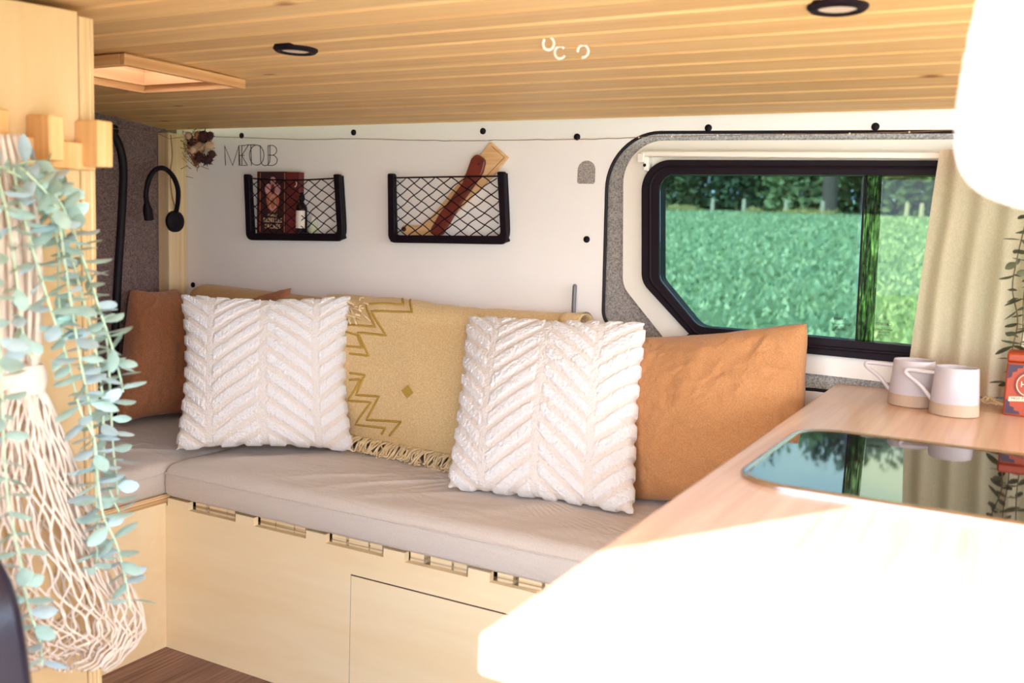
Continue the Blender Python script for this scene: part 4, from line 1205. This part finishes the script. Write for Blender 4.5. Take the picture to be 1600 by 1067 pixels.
m = MB()
for k in range(16):
    f_ = k/15
    pth = [W(-22+50*f_, 210, 0, XN+.01+.02*math.sin(k*2.1)), W(-10+66*f_, 330, 0, XN+.03+.016*math.sin(k*1.3)), W(-2+66*f_, 450, 0, XN+.03+.016*math.sin(k*1.9)), W(2+56*f_, 585, 0, XN+.022+.012*math.sin(k*1.1))]
    m.tube(spline(pth, 8), .0034, M['string'], 6)
m.build('strap', bg, smooth=180)

# trailing sprig behind the tin
g = thing('trailing_plant', W(1590, 470, 1, 2.13), 'dark green trailing eucalyptus sprigs hanging before the curtain behind the red tin', 'plant')
rg = random.Random(21)
for pp in ([(1622, 238), (1618, 270), (1613, 305), (1602, 350), (1590, 400), (1582, 450), (1590, 500), (1582, 545), (1574, 590), (1572, 604)], [(1632, 238), (1627, 300), (1612, 400), (1600, 460), (1598, 520), (1590, 560), (1582, 600)], [(1645, 238), (1641, 310), (1628, 420), (1615, 500), (1612, 560), (1608, 610)]):
    pts = [W(x, y, 1, 2.135+.012*math.sin(j*1.3+pp[0][0])) for j, (x, y) in enumerate(pp)]
    vine(pts, g, rg, ['leafd'], L=.031, gap=.022, wd_=.5, rs=.0013, stemmat='stemd')

# ------------------------------------------------------------------ hanging white woven shade, close to the camera
DL = .62
ax = CAM+ray(1706, 150)*DL
kpx = DL/FPX
t = thing('hanging_shade', (ax.x, ax.y, ax.z), 'round white woven shade hanging at the upper right, blown out by sun', 'lampshade')
prof_px = [(-230, 60), (-200, 100), (-150, 135), (-80, 158), (0, 173), (80, 183), (150, 188), (200, 188), (240, 184), (270, 172), (295, 150), (312, 118), (324, 80), (332, 40), (335, 2)]
pr_ = []
PPs = spline([(r_, 0, -(y_-150)) for y_, r_ in prof_px], 8)
acc = 0; lastp = None
for p in PPs:
    if lastp is not None: acc += (p-lastp).length
    lastp = p; bead = 1+.012*abs(math.sin(acc*math.pi/13))
    pr_.append((max(.0005, p.x*bead*kpx), p.z*kpx))
m = MB(); m.lathe(pr_, ax, M['lamp'], 64); m.build('woven_shade', t, smooth=180)
m = MB(); m.tube([(ax.x, ax.y, ax.z+380*kpx-.002), (ax.x, ax.y, max(zc(ax.y), ax.z+395*kpx)+.004)], .003, M['white'], 8); m.build('cord', t)
print('lamp', ax, zc(ax.y), ax.z+380*kpx)

# ------------------------------------------------------------------ dark seat edge, lower left corner
SY = .50
sr = [W(x, y, 1, SY+.085) for x, y in ((-60, 838), (-25, 846), (2, 862), (22, 892), (40, 945), (51, 1005), (59, 1067), (64, 1130))]
t = thing('seat', (-.82, SY+.05, 0), 'dark vinyl seat back with rounded shoulder in the lower left corner', 'seat')
xr = sr[-1].x
outl = [(p.x, p.z) for p in spline(sr, 4)]
polyS = outl+[(xr+.015, .45), (xr+.015, .10), (-1.15, .10), (-1.15, outl[0][1])]
m = MB(); m.prism(polyS, lambda p: (p[0], SY, p[1]), lambda p: (p[0], SY+.085, p[1]), M['seat']); m.build('backrest', t, bevel=.014, seg=4)
m = MB(); m.tube([(p[0]-.016, SY-.003, p[1]-.010) for p in outl]+[(xr-.004, SY-.003, .40)], .0045, M['seatd'], 8); m.build('piping', t)
m = MB(); m.box((-1.12, SY+.01, 0), (xr-.02, SY+.075, .10), M['black']); m.build('foot', t, bevel=.004)

# ------------------------------------------------------------------ outside: meadow, hedge trees, fence
GZ = -.55
def gz(x, y):
    d = max(0, y-4); return GZ+(.0625*d-.0075*(x+18)*d/60*1.2)
b = MB()
def gfn(u, v):
    x = -120+240*u; y = -30+120*v
    return (x, y, gz(x, y))
b.grid(gfn, 24, 60, M['grass']); tag(b.build('ground', smooth=180), kind='structure')

M['bounce_gravel'] = plain('pale_bounce_gravel', srgb(206, 198, 190), .9, var=.12, vs=20, bmp=.4, bs=40)
b = MB(); b.prism(rpoly([(-7, -9), (9, -9), (9, .6), (-7, .6)], .8, 6), lambda p: (p[0], p[1], GZ-.05), lambda p: (p[0], p[1], GZ+.02), M['bounce_gravel']); tag(b.build('path', smooth=0), kind='structure')  # unseen pale apron, added to bounce neutral light up into the van
def tree(x, y, h, w, mat, n, label, rg, trunk=True):
    t = thing('tree', (x, y, gz(x, y)), label, 'tree', 'trees along the far edge of the meadow')
    z0 = gz(x, y); m = MB()
    for k in range(n):
        a = rg.uniform(0, 2*math.pi); q = rg.random()**.35; s = rg.uniform(-1, 1)*(1 if rg.random() < .7 else rg.random()) 
        rr = math.sqrt(max(0, 1-s*s*(.9 if s > 0 else .35)))*q
        lump = 1+.25*nz((math.cos(a)*2, math.sin(a)*2, s*2), 1.4, x)
        p = Vector((x+rr*w*math.cos(a)*lump, y+rr*w*.8*math.sin(a)*lump, z0+h*(.46+.54*s*q*lump)))
        if p.z < z0: p.z = z0+rg.uniform(0, 1)
        L = rg.uniform(.2, .45); d = Vector((rg.gauss(0, 1), rg.gauss(0, 1), rg.gauss(-.3, .8))).normalized(); e = d.orthogonal().normalized()
        e = (e*math.cos(q*9)+d.cross(e)*math.sin(q*9))
        m.add([p, p+d*L+e*L*.4, p+d*L*1.5, p+d*L-e*L*.4], [(0, 1, 2, 3)], mat)
    m.build('foliage', t, smooth=0)
    if trunk:
        m = MB(); m.tube([(x, y, z0-.3), (x+.1, y, z0+h*.3), (x+.2, y+.1, z0+h*.7)], [.35, .28, .12], M['bark'], 8); m.build('trunk', t)
rg = random.Random(31)
specs = [(-31, 64, 10.8, 4.5, 'tree1', 'broad dark tree at the far left end of the hedge line'), (-25.5, 62, 11.2, 3.8, 'tree1', 'dark green bushy tree at the left edge of the window view'),
         (-22, 60, 9.8, 3.0, 'tree2', 'lower mid green tree behind the first fence post'), (-18.6, 61, 10.9, 3.4, 'tree1', 'dark tree filling the left third of the window view'),
         (-15.6, 62, 11.6, 3.2, 'tree2', 'tall mid green tree behind the middle fence posts'), (-12.6, 60, 10.0, 3.0, 'tree3', 'light green tree at the middle of the window view'),
         (-10.0, 62, 11.9, 3.2, 'tree1', 'tall dark tree behind the light green one'), (-7.2, 60, 10.5, 2.8, 'tree2', 'mid green tree seen just left of the pane overlap'),
         (-4.2, 61, 11.2, 3.0, 'tree1', 'dark tree seen right of the pane overlap'), (-1.0, 60, 10.9, 3.2, 'tree3', 'light green tree next to the curtain edge'), (3, 62, 10.7, 3.8, 'tree1', 'dark tree hidden partly by the curtain'),
         (9, 64, 10.9, 4.5, 'tree2', 'mid green tree behind the curtain')]
for x, y, h, w, mt, lb_ in specs: tree(x, y, h, w, M[mt], 9000, lb_, rg)
# lone slim trunk in front of the hedge
tp = W(1297, 320, 1, 57); 
t = tag(MB().tube([(tp.x, 57, gz(tp.x, 57)-.2), (tp.x-.15, 57, gz(tp.x, 57)+4), (tp.x-.5, 57, gz(tp.x, 57)+8)], [.45, .38, .25], M['bark'], 10).build('bare_tree', origin=(tp.x, 57, gz(tp.x, 57))), 'bare grey trunk rising before the hedge in the left pane', 'tree')
lb_ = ['weathered fence post furthest left in the window view', 'second weathered fence post from the left in the window view', 'weathered fence post below the light green tree', 'weathered fence post beside the bare grey trunk', 'pale fence post seen in the right pane near the curtain', 'small fence post left of the curtain']
for i, px in enumerate((1113, 1162, 1228, 1285, 1417, 1440)):
    p = W(px, 330, 1, 55); g0 = gz(p.x, 55); m = MB(); m.tube([(p.x, 55, g0-.1), (p.x, 55, g0+.75)], [.13, .11], M['postg'], 8)
    m.lathe([(.11, 0), (.07, .05), (1e-4, .06)], (p.x, 55, g0+.75), M['postg'], 8)
    tag(m.build('fence_post', origin=(p.x, 55, g0)), lb_[i], 'fence post', 'fence posts along the meadow')
M['blade1'] = plain('blade_mid', srgb(158, 184, 138), .8); M['blade2'] = plain('blade_light', srgb(200, 216, 164), .8); M['blade3'] = plain('blade_dark', srgb(134, 164, 122), .8)
m = MB()
for k in range(46000):                                  # tufts over the part of the meadow the window shows
    d = 4.5+50*rg.random()**.75; a = R(rg.uniform(-33, 4))
    x, y = d*math.tan(a), d
    g0 = gz(x, y); sz = rg.uniform(.03, .065)*(1+d/24)
    mt = M[('blade1', 'blade2', 'blade3')[0 if rg.random() < .4 else (1 if rg.random() < .45 else 2)]]
    t0 = rg.uniform(0, 3.14); ex = Vector((math.cos(t0), math.sin(t0), 0))*sz*.55
    p = Vector((x, y, g0)); tip = p+Vector((rg.gauss(0, .4)*sz, rg.gauss(0, .4)*sz, sz))
    m.add([p-ex, p+ex, tip+ex*.2], [(0, 1, 2)], mt)
tag(m.build('grass', smooth=0), 'pale green meadow grass seen through the window', 'grass', None, 'stuff')
m = MB()
for k in range(500):
    px = rg.choice((1066, 1180, 1236, 1262, 1292, 1075, 1058)); p = W(px+rg.gauss(0, 8), 330, 1, 54.5); g0 = gz(p.x, p.y)
    a = Vector((p.x, 54.5+rg.gauss(0, .5), g0)); m.tube([a, a+Vector((rg.gauss(0, .25), rg.gauss(0, .2), rg.uniform(.15, .45)))], [.03, .008], M['strawy'], 3)
o = m.build('dry_grass', smooth=180); tag(o, 'dry yellow grass tufts at the foot of the fence', 'grass', None, 'stuff')

# ------------------------------------------------------------------ light
w = bpy.data.worlds.new('sky'); sc.world = w; w.use_nodes = True; nt = w.node_tree; nt.nodes.clear()
out = N(nt, 'ShaderNodeOutputWorld'); bgd = N(nt, 'ShaderNodeBackground'); bgd.inputs['Strength'].default_value = 4.0
tc = N(nt, 'ShaderNodeTexCoord'); mp = N(nt, 'ShaderNodeMapping'); mp.inputs['Scale'].default_value = (1, 1, 3)
nt.links.new(tc.outputs['Generated'], mp.inputs['Vector'])
ns_ = N(nt, 'ShaderNodeTexNoise'); ns_.inputs['Scale'].default_value = 2.2; ns_.inputs['Detail'].default_value = 6
nt.links.new(mp.outputs[0], ns_.inputs['Vector'])
colr = ramp(nt, ns_.outputs['Fac'], [(.42, (.42, .62, .86, 1)), (.62, (1.0, .98, .96, 1))])
nt.links.new(colr, bgd.inputs['Color']); nt.links.new(bgd.outputs[0], out.inputs['Surface'])

sd = Vector((.497, .867, 0))*math.cos(R(30))+Vector((0, 0, -1))*math.sin(R(30))
L = bpy.data.lights.new('sun', 'SUN'); L.energy = 5.2; L.angle = R(.6); L.color = (1, .96, .93)
lo = bpy.data.objects.new('sun', L); col.objects.link(lo); lo.rotation_euler = sd.to_track_quat('-Z', 'Y').to_euler(); lo.location = (-3, -5, 6)

# ------------------------------------------------------------------ camera and view
cd = bpy.data.cameras.new('camera'); cd.sensor_width = 36; cd.lens = FPX/1600*36; cd.clip_start = .02; cd.clip_end = 400
cd.dof.use_dof = True; cd.dof.focus_distance = 2.45; cd.dof.aperture_fstop = 4.0
co = bpy.data.objects.new('camera', cd); col.objects.link(co)
co.matrix_world = Matrix(((rt2.x, up2.x, -fw.x, CAM.x), (rt2.y, up2.y, -fw.y, CAM.y), (rt2.z, up2.z, -fw.z, CAM.z), (0, 0, 0, 1)))
sc.camera = co
sc.view_settings.view_transform = 'Standard'; sc.view_settings.look = 'None'; sc.view_settings.gamma = 1; sc.view_settings.use_curve_mapping = False
sc.view_settings.exposure = 1.76
sc.cycles.use_denoising = True
sc.cycles.max_bounces = 10; sc.cycles.diffuse_bounces = 6; sc.cycles.transparent_max_bounces = 12
sc.cycles.sample_clamp_indirect = 6
